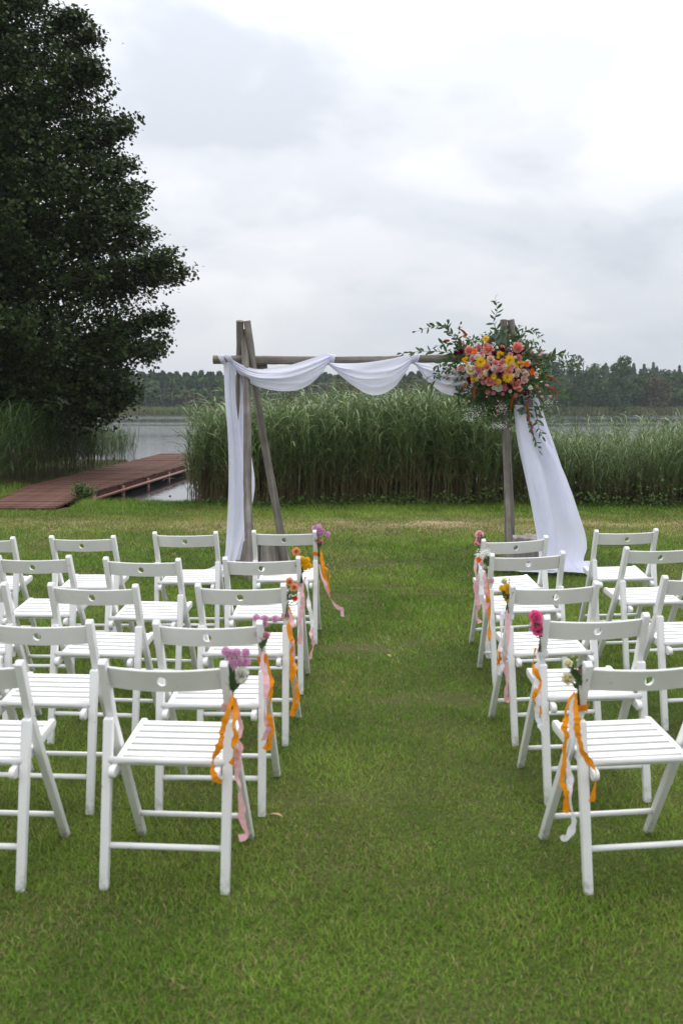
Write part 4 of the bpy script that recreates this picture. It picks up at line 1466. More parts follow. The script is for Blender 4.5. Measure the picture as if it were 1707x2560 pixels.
def trail_right(u, v):
    a = G(1335, 1424); a2 = G(1486, 1422)
    e0 = G(1300, 1440); e1 = G(1482, 1446)
    top = a.lerp(a2, u); bot = e0.lerp(e1, u)
    p = top.lerp(bot, v * 1.0)
    return p.x + 0.02 * math.sin(9 * u), p.y + 0.03 * math.sin(11 * u), 0.045 * (1 - v) * (0.6 + 0.4 * math.sin(8 * u))


ground_cloth('ground_trail', trail_right, 40, 14, 5, 0.02)


def trail_right2(u, v):
    a = G(1215, 1428); a2 = G(1345, 1420); e0 = G(1210, 1434); e1 = G(1350, 1446)
    p = a.lerp(a2, u).lerp(e0.lerp(e1, u), v)
    return p.x, p.y, 0.01


ground_cloth('ground_trail', trail_right2, 24, 8, 9, 0.016)
#@@PART3


# ------------------------------------------------------------------ flowers
FLOWER_COL = {
    'coral': (0.82, 0.34, 0.28), 'peach': (0.83, 0.40, 0.20), 'blush': (0.85, 0.64, 0.55), 'white': (0.80, 0.79, 0.72), 'cream': (0.88, 0.86, 0.62),
    'hotpink': (0.85, 0.13, 0.36), 'pink': (0.80, 0.30, 0.38), 'palepink': (0.87, 0.48, 0.55), 'purple': (0.66, 0.36, 0.54), 'lilac': (0.42, 0.18, 0.33),
    'yellow': (0.82, 0.50, 0.01), 'lemon': (0.85, 0.58, 0.03), 'orange': (0.80, 0.14, 0.015), 'red': (0.75, 0.06, 0.02), 'burgundy': (0.13, 0.012, 0.035),
    'green': (0.36, 0.44, 0.13), 'rust': (0.36, 0.080, 0.016)}
FM = {}
for k, c in FLOWER_COL.items():
    FM[k] = simple('petal_' + k, c, rough=0.6, var=0.14, scale=2.2, spec=0.2, trans=0.30)
M['stem'] = simple('flower_stem', (0.05, 0.085, 0.03), rough=0.6, var=0.25)
M['sprig'] = simple('ruscus_leaf', (0.065, 0.115, 0.036), rough=0.45, var=0.3, scale=20, spec=0.3, trans=0.2)
M['euc'] = simple('eucalyptus_leaf', (0.14, 0.20, 0.14), rough=0.6, var=0.2, scale=12, trans=0.12)
M['tiny'] = simple('gypsophila_white', (0.80, 0.80, 0.76), rough=0.7, var=0.06)


def petal(V, F, ang, r0, z0, L, wd, a0, a1, cup, nl=4, ns=4, tipw=0.6, ruff=0.0, rg=None):
    """One curved petal; a0,a1 lean from vertical at base and tip (deg)."""
    base = len(V)
    ca, sa = math.cos(ang), math.sin(ang)
    r, z = r0, z0
    for i in range(nl + 1):
        q = i / nl
        w_ = wd * (0.45 + 0.55 * math.sin(min(1.0, q * 1.35) * math.pi / 2)) * (1 - (1 - tipw) * max(0, (q - 0.55) / 0.45) ** 1.6)
        for j in range(ns + 1):
            s = -1 + 2 * j / ns
            rr_ = r - cup * s * s * (0.4 + 0.6 * q) * wd
            zz = z - (0.10 * s * s * L if i == nl else 0)
            if ruff and i == nl: zz += ruff * L * (rg.random() - 0.5); rr_ += ruff * L * (rg.random() - 0.5)
            t = s * w_ / 2
            V.append((rr_ * ca - t * sa, rr_ * sa + t * ca, zz))
        a = R(a0 + (a1 - a0) * q)
        r += math.sin(a) * L / nl; z += math.cos(a) * L / nl
    for i in range(nl):
        for j in range(ns):
            a = base + i * (ns + 1) + j
            F.append((a, a + 1, a + ns + 2, a + ns + 1))


def calyx(V, F, r, z0, z1, n=8):
    b0 = len(V)
    for (rr_, z) in ((0.05, z0), (r, (z0 + z1) / 2), (r * 1.0, z1)):
        for j in range(n):
            a = 2 * math.pi * j / n
            V.append((rr_ * math.cos(a), rr_ * math.sin(a), z))
    for i in range(2):
        for j in range(n):
            a = b0 + i * n + j; c = b0 + i * n + (j + 1) % n
            F.append((a, c, c + n, a + n))


_fl = {}
def flower_mesh(kind, col, var=0):
    key = (kind, col, var)
    if key in _fl: return _fl[key]
    rg = random.Random(hash((kind, var)) % 9999 if False else sum(map(ord, kind)) * 7 + var)
    V = []; F = []
    if kind == 'rose':          # diameter about 1
        spec = [(3, .03, .62, .26, -8, -22, .30), (4, .07, .62, .36, -2, -14, .28), (5, .12, .60, .46, 6, 2, .25), (5, .17, .56, .54, 16, 28, .22), (6, .19, .52, .58, 32, 62, .18), (6, .18, .46, .56, 52, 98, .14)]
        for k, (n, r0, L, wd, a0, a1, cup) in enumerate(spec):
            off = rg.uniform(0, 6.28)
            for i in range(n):
                petal(V, F, off + 2 * math.pi * i / n + rg.uniform(-.15, .15), r0, -0.30 + 0.02 * (5 - k), L * rg.uniform(.92, 1.08), wd, a0 + rg.uniform(-4, 4), a1 + rg.uniform(-10, 10), cup, 4, 4, 0.62)
    elif kind == 'carnation':
        for k in range(5):
            n = 5 + k * 2
            off = rg.uniform(0, 6.28)
            for i in range(n):
                petal(V, F, off + 2 * math.pi * i / n, 0.02 + .02 * k, -0.3, 0.62 - 0.02 * k, 0.36, -10 + 17 * k, -22 + 26 * k, 0.1, 4, 4, 1.0, 0.22, rg)
    elif kind == 'spider':      # many thin petals
        for k in range(4):
            n = 12 + 4 * k
            off = rg.uniform(0, 6.28)
            for i in range(n):
                petal(V, F, off + 2 * math.pi * i / n + rg.uniform(-.1, .1), 0.04, -0.05, 0.30 + 0.09 * k, 0.085, 20 + 18 * k + rg.uniform(-8, 8), 25 + 24 * k + rg.uniform(-14, 14), 0.2, 3, 2, 0.35)
    elif kind == 'gerbera':
        for k in range(3):
            n = 20 - 3 * k
            for i in range(n):
                petal(V, F, 2 * math.pi * (i + 0.5 * k) / n + rg.uniform(-.06, .06), 0.10, 0.0, 0.40 - 0.10 * k, 0.115, 62 - 16 * k, 92 - 14 * k, 0.1, 3, 2, 0.6)
        b0 = len(V)
        for (rr_, z) in ((0.16, 0.0), (0.14, 0.07), (0.07, 0.10), (0.0, 0.09)):
            for j in range(12):
                a = 2 * math.pi * j / 12
                V.append((rr_ * math.cos(a), rr_ * math.sin(a), z + 0.01 * (j % 2)))
        for i in range(3):
            for j in range(12):
                a = b0 + i * 12 + j; c = b0 + i * 12 + (j + 1) % 12
                F.append((a, c, c + 12, a + 12))
    elif kind == 'button':      # pompon: dome of tiny petals
        for k in range(6):
            n = (5, 9, 12, 14, 14, 12)[k]
            th = R(8 + 17 * k)
            for i in range(n):
                petal(V, F, 2 * math.pi * (i + 0.5 * (k % 2)) / n, 0.40 * math.sin(th), 0.34 * math.cos(th) - 0.12, 0.14, 0.19, math.degrees(th) - 22, math.degrees(th) + 28, 0.2, 2, 2, 0.6)
        # core
        b0 = len(V)
        for i in range(6):
            th = R(5 + 24 * i)
            for j in range(10):
                a = 2 * math.pi * j / 10
                V.append((0.40 * math.sin(th) * math.cos(a), 0.40 * math.sin(th) * math.sin(a), 0.34 * math.cos(th) - 0.13))
        for i in range(5):
            for j in range(10):
                a = b0 + i * 10 + j; c = b0 + i * 10 + (j + 1) % 10
                F.append((a, c, c + 10, a + 10))
    elif kind == 'cup':         # lisianthus-like open cup
        for k, (n, a0, a1, wd) in enumerate(((4, 8, -12, .42), (5, 20, 8, .52), (5, 34, 40, .55))):
            off = rg.uniform(0, 6.28)
            for i in range(n):
                petal(V, F, off + 2 * math.pi * i / n, 0.04, -0.35, 0.72 - .05 * k, wd, a0 + rg.uniform(-4, 4), a1 + rg.uniform(-10, 10), 0.22, 4, 4, 0.65, 0.05, rg)
    elif kind == 'bud':         # closed pointed bud
        for k in range(2):
            off = rg.uniform(0, 6.28)
            for i in range(4):
                petal(V, F, off + 2 * math.pi * i / 4, 0.03, -0.4, 0.86, 0.42, 24 - 6 * k, -26, 0.3, 5, 4, 0.3)
    me = meshdata(kind, V, F, FM[col], True)
    _fl[key] = me
    return me


NAMES = {'rose': 'rose', 'carnation': 'carnation', 'spider': 'chrysanthemum', 'gerbera': 'gerbera', 'button': 'button_flower', 'cup': 'lisianthus', 'bud': 'flower_bud'}
fq = random.Random(21)


def place_flower(parent, base, kind, col, pos, diam, face=None, var=None):
    me = flower_mesh(kind, col, fq.randrange(2) if var is None else var)
    o = obj(NAMES[kind], me, parent)
    if face is None:
        face = Vector((fq.uniform(-.4, .4), -1, fq.uniform(0.0, .7)))
    q = Vector(face).normalized().to_track_quat('Z', 'Y') @ Quaternion((0, 0, 1), fq.uniform(0, 6.28))
    o.rotation_mode = 'QUATERNION'
    o.rotation_quaternion = q
    o.location = Vector(pos) - Vector(base)
    o.scale = (diam,) * 3
    return o


def tube_part(name, pts, r0, r1, m, parent, n=5):
    k = len(pts)
    v, f = tube_np(pts, np.linspace(r0, r1, k), n)
    return obj(name, npmesh(name, v, f, m, smooth=True), parent)


RIB = {}
for k, c in {'orange': (0.75, 0.27, 0.012), 'pink': (0.72, 0.42, 0.45), 'white': (0.80, 0.80, 0.83)}.items():
    RIB[k] = simple('ribbon_' + k, c, rough=0.75, var=0.08, scale=14, spec=0.1, trans=0.3, bump=0.15, bscale=160)


def ribbon(parent, base, col, pts, wm, Y, seed):
    """Ruffled narrow ribbon hanging along measured points, twisting as it falls."""
    rg = np.random.default_rng(seed)
    n = len(pts); tt = np.arange(n)
    N = max(30, n * 9)
    ph = rg.uniform(0, 6.28, 6)
    L_, R__ = [], []
    cent = []
    for i in range(N + 1):
        q = (n - 1) * i / N
        x = smooth_interp(tt, [p[0] for p in pts], q); y = smooth_interp(tt, [p[1] for p in pts], q)
        cent.append((x, y))
    C = [P(x, y, Y - 0.085 * min(1.0, 3.2 * i / N) + 0.018 * math.sin(ph[0] + 5.0 * i / N) + 0.010 * math.sin(ph[1] + 17.0 * i / N)) for i, (x, y) in enumerate(cent)]
    rows = []
    for i in range(N + 1):
        tg = (C[min(N, i + 1)] - C[max(0, i - 1)]).normalized()
        phi = 0.95 * math.sin(ph[2] + 6.5 * i / N) + 0.45 * math.sin(ph[3] + 12.0 * i / N)
        side = tg.cross(Vector((0, 1, 0)))
        if side.length < 1e-4: side = Vector((1, 0, 0))
        side.normalize()
        nr = side.cross(tg).normalized()
        wv = side * math.cos(phi) + nr * math.sin(phi)
        ww = 0.95 * wm * (1 + 0.08 * math.sin(ph[4] + i * 0.6)) * min(1.0, 0.45 + 3.0 * i / N)
        sc1 = 1 + 0.14 * math.sin(ph[5] + i * 0.62); sc2 = 1 + 0.14 * math.sin(ph[0] + i * 0.57)
        rows.append([C[i] - wv * ww / 2 * sc1 - Vector(base), C[i] - Vector(base) + nr * 0.002 * math.sin(i), C[i] + wv * ww / 2 * sc2 - Vector(base)])
    V = [p for r in rows for p in r]
    F = []
    for i in range(N):
        for j in range(2):
            a = i * 3 + j
            F.append((a, a + 1, a + 4, a + 3))
    return obj('ribbon', meshdata('ribbon', V, F, RIB[col], True), parent)


def band(parent, base, col, cpos, yaw, hx=0.019, hy=0.027, hgt=0.024):
    """Ribbon turn tied round the chair post."""
    pts = []
    N = 20
    V = []; F = []
    for k in range(N):
        a = 2 * math.pi * k / N
        e = 0.35
        cx = math.copysign(abs(math.cos(a)) ** e, math.cos(a)) * hx; cy = math.copysign(abs(math.sin(a)) ** e, math.sin(a)) * hy
        for j, z in enumerate((-hgt / 2, 0, hgt / 2)):
            sl = 1 + 0.04 * math.sin(5 * a + j)
            # post leans back: shift y with height
            V.append((cx * sl, cy * sl - 0.45 * z, z + 0.003 * math.sin(3 * a)))
    for k in range(N):
        for j in range(2):
            a = k * 3 + j; b_ = ((k + 1) % N) * 3 + j
            F.append((a, b_, b_ + 1, a + 1))
    o = obj('ribbon_band', meshdata('ribbon_band', V, F, RIB[col], True), parent)
    o.location = Vector(cpos) - Vector(base)
    o.rotation_euler = (0, 0, yaw)
    return o


def conv(x0, y0, k, pts):
    return [(x0 + p[0] / k, y0 + p[1] / k) + tuple(p[2:]) for p in pts]


def posy(key, label, flowers, stemend, bandcol, ribbons, gyp=(), leaves=0):
    """flowers: (kind,col,px,py,diam_px); ribbons: (col,[(px,py)..],width m)."""
    ch = chairs[key]
    s = 1 if key[0] == 'L' else -1
    mw = Matrix.Translation(ch.location) @ ch.rotation_euler.to_matrix().to_4x4()
    knot = mw @ Vector((s * (HALF + 0.02), 0.080, 0.600))
    postc = mw @ Vector((s * HALF, 0.1085, 0.600))
    Y = knot.y - 0.01
    base = tuple(knot)
    t = empty('chair_posy', knot, label, 'flowers', 'small posies tied to the aisle chairs')
    kk = FPX / (Y * math.cos(PITCH) + 0.9 * math.sin(PITCH))
    se = P(stemend[0], stemend[1], Y)
    for (kind, col, px, py, d) in flowers:
        p = P(px, py, Y + fq.uniform(-0.012, 0.012))
        place_flower(t, base, kind, col, p, d / kk * (1.12 if kind in ('button',) else 1.0))
        mid = p.lerp(se, 0.5) + Vector((fq.uniform(-.006, .006), 0.01, -0.005))
        tube_part('stem', [Vector(q_) - Vector(base) for q_ in (p + Vector((0, 0.012, -0.008)), mid, se, se + Vector((fq.uniform(-.008, .008), 0.005, -0.055)))], 0.0016, 0.0022, M['stem'], t, 5)
    # narrow leaves round the stems
    for k in range(5 + leaves):
        q0 = se + Vector((fq.uniform(-.01, .01), fq.uniform(-.01, .01), fq.uniform(0.0, 0.05)))
        a = fq.uniform(-1.0, 1.0)
        L = fq.uniform(0.035, 0.07)
        d = Vector((math.sin(a), fq.uniform(-.6, .2), math.cos(a))).normalized()
        sd_ = d.cross(Vector((0, 1, 0))).normalized() * L * 0.2
        nrm = sd_.cross(d).normalized() * L * 0.06
        V = [q0, q0 + d * L * .4 + sd_, q0 + d * L * .45 + nrm, q0 + d * L * .4 - sd_, q0 + d * L]
        V = [v_ - Vector(base) for v_ in V]
        obj('leaf', meshdata('leaf', V, [(0, 1, 2), (0, 2, 3), (1, 4, 2), (2, 4, 3)], M['sprig'], True), t)
    if gyp:
        b_ = Batch()
        rg = np.random.default_rng(len(flowers) + 3)
        for (gx, gy, wpx, npt) in gyp:
            for k in range(npt):
                p = P(gx + rg.normal(0, wpx * .35), gy + rg.normal(0, wpx * .2), Y + rg.normal(0, .012)) - Vector(base)
                r = rg.uniform(0.0028, 0.0045)
                b_.add(np.array([p + Vector(v_) * r for v_ in ((1, 0, 0), (-1, 0, 0), (0, 1, 0), (0, -1, 0), (0, 0, 1), (0, 0, -1))]),
                       np.array([(0, 2, 4), (2, 1, 4), (1, 3, 4), (3, 0, 4), (2, 0, 5), (1, 2, 5), (3, 1, 5), (0, 3, 5)]), np.array([1., 1, 1]))
        g_ = obj('babys_breath', npmesh('babys_breath', np.concatenate(b_.V), np.concatenate(b_.F), M['tiny']), t)
        g_['kind'] = 'stuff'
    if bandcol:
        band(t, base, bandcol, postc, R(CHD[key]))
    for i, (col, pts, wm) in enumerate(ribbons):
        ribbon(t, base, col, pts, wm, Y - 0.012 - 0.004 * i, sum(map(ord, key)) * 5 + i * 13)
    return t


CHD = {c[0]: c[3] for c in CH}
z42 = lambda pts: conv(500, 1580, 4.2, pts)
z7 = lambda pts: conv(660, 1290, 7.127, pts)
z4b = lambda pts: conv(400, 1300, 3.564, pts)
zr = lambda pts: conv(1160, 1300, 4.704, pts)
za_ = lambda pts: conv(1360, 1600, 4.525, pts)


def fl(kind, col, pts, d):
    return [(kind, col, p[0], p[1], (p[2] if len(p) > 2 else d)) for p in pts]


posy('LA', 'posy of purple pompons above a white carnation with long orange and pink ribbons',
     fl('button', 'purple', z42([(270, 200), (330, 225), (385, 215), (480, 215), (290, 310), (360, 330), (430, 310), (490, 315)]), 20)
     + fl('carnation', 'white', z42([(425, 450)]), 36) + fl('carnation', 'white', z42([(340, 460)]), 20),
     z42([(345, 640)])[0], 'pink',
     [('pink', z42([(375, 700), (400, 850), (430, 1000), (405, 1130), (425, 1200), (395, 1310), (400, 1420), (385, 1520), (425, 1620), (415, 1700), (440, 1850), (435, 1950), (470, 2050), (490, 2130), (410, 2170)]), 0.025),
      ('orange', z42([(350, 650), (310, 790), (260, 950), (230, 1060), (225, 1120), (205, 1200), (165, 1290), (135, 1370), (140, 1460), (165, 1540), (222, 1588)]), 0.024),
      ('orange', z42([(355, 690), (372, 850), (350, 990), (378, 1090), (350, 1200), (385, 1260), (372, 1330), (325, 1392)]), 0.022)], leaves=6)
posy('LB', 'posy of purple pompons with one pink lisianthus and pink and orange ribbons',
     fl('button', 'purple', [(641, 1545), (661, 1547), (688, 1547), (652, 1564), (664, 1562, 13), (648, 1586)], 18) + fl('cup', 'palepink', [(665, 1588)], 26),
     (655, 1622), 'orange',
     [('orange', z42([(690, 230), (725, 400), (745, 500), (735, 600), (740, 720), (715, 850), (745, 950), (740, 1100), (722, 1215), (675, 1190)]), 0.026),
      ('pink', z42([(665, 190), (655, 330), (685, 450), (700, 560), (690, 700), (680, 850), (700, 960), (725, 1000), (690, 1090), (672, 1140)]), 0.026)])
posy('LC', "posy of peach carnations, one red bloom and baby's breath with orange ribbons",
     fl('carnation', 'peach', z7([(450, 1170), (540, 1265)]), 18) + fl('gerbera', 'red', z7([(555, 1470)]), 17) + fl('bud', 'red', z7([(580, 1560)]), 9),
     z7([(408, 1600)])[0], 'pink',
     [('orange', z4b([(1140, 770), (1175, 880), (1150, 960), (1170, 1060), (1190, 1110), (1165, 1190), (1180, 1300), (1172, 1420)]) + [(731, 1713), (735, 1750), (730, 1790)], 0.026),
      ('pink', z4b([(1150, 800), (1180, 930), (1168, 1030), (1190, 1150), (1180, 1300)]), 0.022),
      ('orange', z42([(1005, 330), (1005, 500), (1030, 690), (998, 825)]), 0.020)], gyp=[(718, 1478, 18, 26), (728, 1490, 14, 14)])
posy('LD', 'posy of yellow button flowers under a peach carnation with pink and white ribbons',
     fl('carnation', 'peach', z7([(575, 635)]), 18) + fl('button', 'yellow', z7([(675, 770), (765, 790), (670, 850), (800, 890), (720, 905)]), 15),
     (754, 1434), 'pink',
     [('white', [(764, 1446), (767, 1460), (771, 1486), (771, 1507), (776, 1529), (779, 1550), (781, 1570)], 0.024),
      ('pink', [(763, 1442), (757, 1465), (755, 1486), (757, 1507), (753, 1529), (750, 1557), (752, 1580), (748, 1611)], 0.027),
      ('pink', [(780, 1563), (777, 1590), (783, 1612), (775, 1648)], 0.020)])
posy('LE', 'posy of purple pompons with blowing orange and pink ribbons by the front row',
     fl('button', 'purple', z7([(895, 215), (980, 190), (985, 225), (980, 285), (1045, 270), (985, 335), (1135, 325)]), 13) + fl('carnation', 'coral', z7([(962, 440), (1020, 462)]), 10),
     z7([(970, 580)])[0], 'orange',
     [('pink', z7([(985, 860), (1020, 1050), (1090, 1200), (1150, 1400), (1220, 1520), (1300, 1620), (1385, 1665), (1395, 1790)]), 0.026),
      ('orange', z7([(1010, 620), (1030, 750), (1050, 900), (1080, 1050), (1120, 1200), (1160, 1310), (1165, 1450)]), 0.026),
      ('orange', z7([(1080, 900), (1130, 960), (1172, 1060), (1145, 1150)]), 0.014)])
posy('RA', 'posy of cream lisianthus and green buds with orange and white ribbons nearest the camera',
     fl('cup', 'cream', za_([(265, 262)]), 30) + fl('cup', 'cream', za_([(262, 432)]), 42) + fl('bud', 'green', za_([(320, 190, 20), (418, 425, 22), (370, 305, 13)]), 20)
     + fl('bud', 'cream', za_([(372, 232)]), 17) + fl('cup', 'palepink', za_([(398, 345)]), 18),
     za_([(385, 560)])[0], 'orange',
     [('white', za_([(320, 640), (300, 800), (300, 950), (312, 1100), (290, 1250), (265, 1350), (272, 1450), (290, 1600), (280, 1720), (300, 1900), (332, 2000), (320, 2120), (250, 2240), (190, 2215)]), 0.023),
      ('orange', za_([(345, 590), (275, 700), (240, 820), (243, 900), (225, 1000), (253, 1090), (225, 1200), (228, 1350), (215, 1450), (200, 1600), (242, 1710), (255, 1790), (235, 1955)]), 0.022),
      ('orange', za_([(355, 600), (352, 800), (370, 900), (368, 1000), (385, 1080), (400, 1150), (430, 1260), (490, 1350), (560, 1450), (585, 1530), (570, 1650), (530, 1830)]), 0.022)], leaves=6)
posy('RB', 'posy of two large hot pink roses tied with a white band',
     fl('rose', 'hotpink', zr([(840, 1135)]), 31) + fl('rose', 'hotpink', zr([(872, 1272)]), 34) + fl('bud', 'coral', zr([(778, 1258)]), 9),
     zr([(890, 1400)])[0], 'white',
     [('orange', zr([(840, 1500), (812, 1620), (815, 1720), (870, 1850), (890, 1920), (830, 2050), (850, 2150), (892, 2290)]), 0.022),
      ('white', zr([(870, 1450), (855, 1560), (870, 1680), (820, 1770), (850, 1850), (850, 2000), (865, 2150), (850, 2260), (870, 2360), (905, 2440), (930, 2520)]), 0.023)])
posy('RC', 'posy of yellow button flowers below one cream bloom with white and pink ribbons',
     fl('cup', 'cream', zr([(470, 722)]), 22) + fl('bud', 'green', zr([(530, 700)]), 9) + fl('button', 'yellow', zr([(505, 778), (440, 800), (495, 838), (488, 888), (550, 890), (505, 932)]), 14),
     zr([(505, 968)])[0], 'white',
     [('pink', zr([(495, 1060), (510, 1200), (512, 1400), (490, 1550), (480, 1700), (502, 1850), (500, 1950), (490, 2080), (530, 2140)]), 0.025),
      ('white', zr([(480, 1010), (448, 1100), (440, 1200), (432, 1400), (415, 1520), (425, 1660), (440, 1720), (395, 1810)]), 0.026),
      ('white', zr([(420, 1480), (450, 1550), (522, 1625)]), 0.018),
      ('orange', zr([(400, 1500), (405, 1600), (410, 1710)]), 0.024)])
posy('RD', "posy of baby's breath, orange-red bloom and pale green rosebud with pink ribbon",
     fl('gerbera', 'orange', zr([(172, 472)]), 16) + fl('cup', 'cream', zr([(247, 540)]), 18) + fl('bud', 'green', zr([(258, 448)]), 12),
     zr([(250, 600)])[0], 'pink',
     [('orange', zr([(275, 720), (280, 900), (290, 1080), (292, 1250), (295, 1425)]), 0.024),
      ('pink', zr([(250, 600), (232, 720), (250, 830), (272, 930), (250, 1050), (255, 1160)]), 0.030),
      ('white', zr([(200, 540), (180, 640), (205, 720), (215, 850), (200, 980)]), 0.020)], gyp=[(zr([(250, 385)])[0][0], zr([(250, 385)])[0][1], 24, 90), (zr([(170, 410)])[0][0], zr([(170, 410)])[0][1], 14, 30)])
posy('RE', 'posy of pale pink roses with long ruffled pink ribbon on the front row',
     fl('rose', 'palepink', zr([(176, 165)]), 19) + fl('rose', 'palepink', zr([(182, 236)]), 21) + fl('rose', 'coral', zr([(137, 280)]), 10),
     zr([(182, 330)])[0], 'pink',
     [('pink', zr([(165, 390), (135, 490), (130, 600), (152, 700), (130, 800), (160, 870), (150, 950), (172, 1010), (145, 1080), (150, 1150), (192, 1210)]), 0.032),
      ('white', zr([(185, 400), (178, 560), (195, 700), (185, 860), (195, 990)]), 0.018)])


# ------------------------------------------------------------------ the large flower spray on the beam
FB = (1.75, YA - 0.1, 0)
spray_base = P(1245, 925, YA - 0.15)
FB = tuple(spray_base)
spray = empty('flower_spray', FB, 'large asymmetric spray of roses, chrysanthemums and greenery on the arch corner', 'flowers')
KY = FPX / (10.3 * math.cos(PITCH))
c_px, c_py = 1245, 930


def fpos(px, py, extra=0.0):
    """depth: the spray bulges towards the aisle in its middle"""
    d = ((px - c_px) / 125.0) ** 2 + ((py - c_py) / 78.0) ** 2
    return P(px, py, 10.48 - 0.26 * math.exp(-d * 0.7) + extra)


def fface(px, py):
    return Vector(((px - c_px) / 130.0 * 0.8 + fq.uniform(-.3, .3), -1.0, -(py - c_py) / 90.0 * 0.6 + 0.15 + fq.uniform(-.3, .3)))


zf = lambda pts: conv(1090, 820, 4.612, pts)
SPRAY = [('rose', 'coral', [(380, 255, 100), (600, 240, 118), (945, 220, 122), (620, 610, 106), (920, 640, 112), (835, 490, 92), (580, 445, 82), (680, 405, 78)]),
         ('gerbera', 'orange', [(440, 275, 92), (1095, 505, 86), (1045, 420, 74)]),
         ('carnation', 'white', [(475, 340, 72), (675, 475, 84), (720, 690, 80), (485, 185, 54)]),
         ('rose', 'cream', [(795, 440, 72), (575, 520, 70), (1085, 690, 50), (880, 550, 46), (400, 480, 104)]),
         ('rose', 'blush', [(625, 355, 82), (945, 490, 66), (1000, 490, 68), (930, 540, 60), (1035, 530, 70), (1018, 595, 84), (880, 430, 74), (530, 320, 54), (255, 475, 42), (195, 485, 42), (505, 550, 54), (370, 455, 60)]),
         ('spider', 'lemon', [(510, 395, 125), (845, 375, 122), (820, 570, 118), (570, 125, 78), (660, 560, 66), (720, 620, 64)]),
         ('button', 'yellow', [(345, 345, 42), (315, 362, 40), (345, 405, 40), (325, 385, 36), (715, 300, 42), (760, 295, 42), (715, 335, 38), (735, 278, 36), (950, 400, 42), (985, 395, 44), (1012, 405, 40), (930, 440, 38), (980, 445, 38), (405, 550, 40), (412, 592, 44), (460, 595, 44), (440, 600, 38)]),
         ('carnation', 'burgundy', [(225, 290, 52), (285, 270, 66), (670, 290, 58), (760, 250, 58), (620, 520, 76), (800, 600, 112), (940, 590, 70), (385, 620, 46), (1035, 740, 66), (845, 660, 66), (905, 300, 40), (560, 580, 40), (735, 530, 50)]),
         ('rose', 'pink', [(490, 490, 76), (740, 470, 66), (770, 390, 76), (575, 200, 66), (490, 215, 56), (960, 340, 66), (410, 355, 50), (790, 690, 66), (590, 740, 48), (660, 750, 42), (915, 780, 50), (700, 485, 56), (655, 500, 50), (470, 460, 46)]),
         ('cup', 'lilac', [(835, 250, 70), (1070, 840, 76), (1085, 740, 50), (1030, 815, 50)]),
         ('bud', 'palepink', [(120, 550, 48), (130, 665, 46), (230, 180, 44), (305, 175, 44), (380, 845, 46), (580, 795, 44), (395, 690, 40), (395, 755, 38), (1275, 660, 54), (1190, 735, 46), (1215, 790, 54), (1305, 790, 52), (1100, 275, 54), (1190, 315, 48), (690, 905, 38), (700, 950, 38), (690, 1015, 36), (845, 1165, 46), (805, 1095, 42), (710, 840, 38), (1225, 270, 36)]),
         ('bud', 'cream', [(1155, 575, 44), (1210, 620, 40), (830, 1060, 36), (650, 230, 34)]),
         ('carnation', 'peach', [(545, 560, 54), (690, 610, 56), (960, 700, 60), (1165, 675, 34), (325, 90, 40), (765, 215, 44)]),
         ('bud', 'rust', [(1150, 420, 42), (1195, 430, 40)])]
xr_ = random.Random(8)
extra = []
for k in range(46):
    a_ = xr_.uniform(0, 6.28); q_ = xr_.uniform(0.55, 1.0)
    extra.append((700 + math.cos(a_) * q_ * 470, 470 + math.sin(a_) * q_ * 300, xr_.uniform(34, 60)))
for k, e_ in enumerate(extra):
    kind_, col_ = [('rose', 'pink'), ('rose', 'blush'), ('carnation', 'burgundy'), ('cup', 'palepink'), ('carnation', 'white'), ('rose', 'coral'), ('cup', 'cream'), ('bud', 'palepink'), ('cup', 'lilac')][k % 9]
    SPRAY.append((kind_, col_, [e_]))
for (kind, col, pts) in SPRAY:
    for (px, py, d) in zf(pts):
        dm = d / 4.612 / KY
        place_flower(spray, FB, kind, col, fpos(px, py, -0.01 if kind in ('spider', 'gerbera') else 0), dm * (1.35 if kind == 'bud' else 1.02), fface(px, py))
        if (abs(px - c_px) > 105 or abs(py - c_py) > 75):
            p0 = fpos(px, py) - Vector(FB); p1 = P(c_px + (px - c_px) * .3, c_py + (py - c_py) * .3, 10.5) - Vector(FB)
            tube_part('stem', [p0 + Vector((0, .01, 0)), p0.lerp(p1, .5) + Vector((0, 0.02, 0.02)), p1], 0.0022, 0.003, M['stem'], spray, 5)


# leaf mesh shared by all sprig leaves
def leaf_me(name, L, wd, m, fold=0.12):
    V = []; F = []
    n = 5
    for i in range(n + 1):
        q = i / n
        w_ = wd * math.sin(math.pi * min(1, q * 0.96 + 0.02)) ** 0.8
        zc_ = -0.14 * L * q * q
        V += [(-w_ / 2, q * L, zc_ + fold * w_), (0, q * L, zc_), (w_ / 2, q * L, zc_ + fold * w_)]
    for i in range(n):
        a = i * 3
        F += [(a, a + 1, a + 4, a + 3), (a + 1, a + 2, a + 5, a + 4)]
    return meshdata(name, V, F, m, True)


LEAF = leaf_me('leaf', 0.072, 0.024, M['sprig'])
LEAF2 = leaf_me('leaf', 0.05, 0.034, M['euc'])


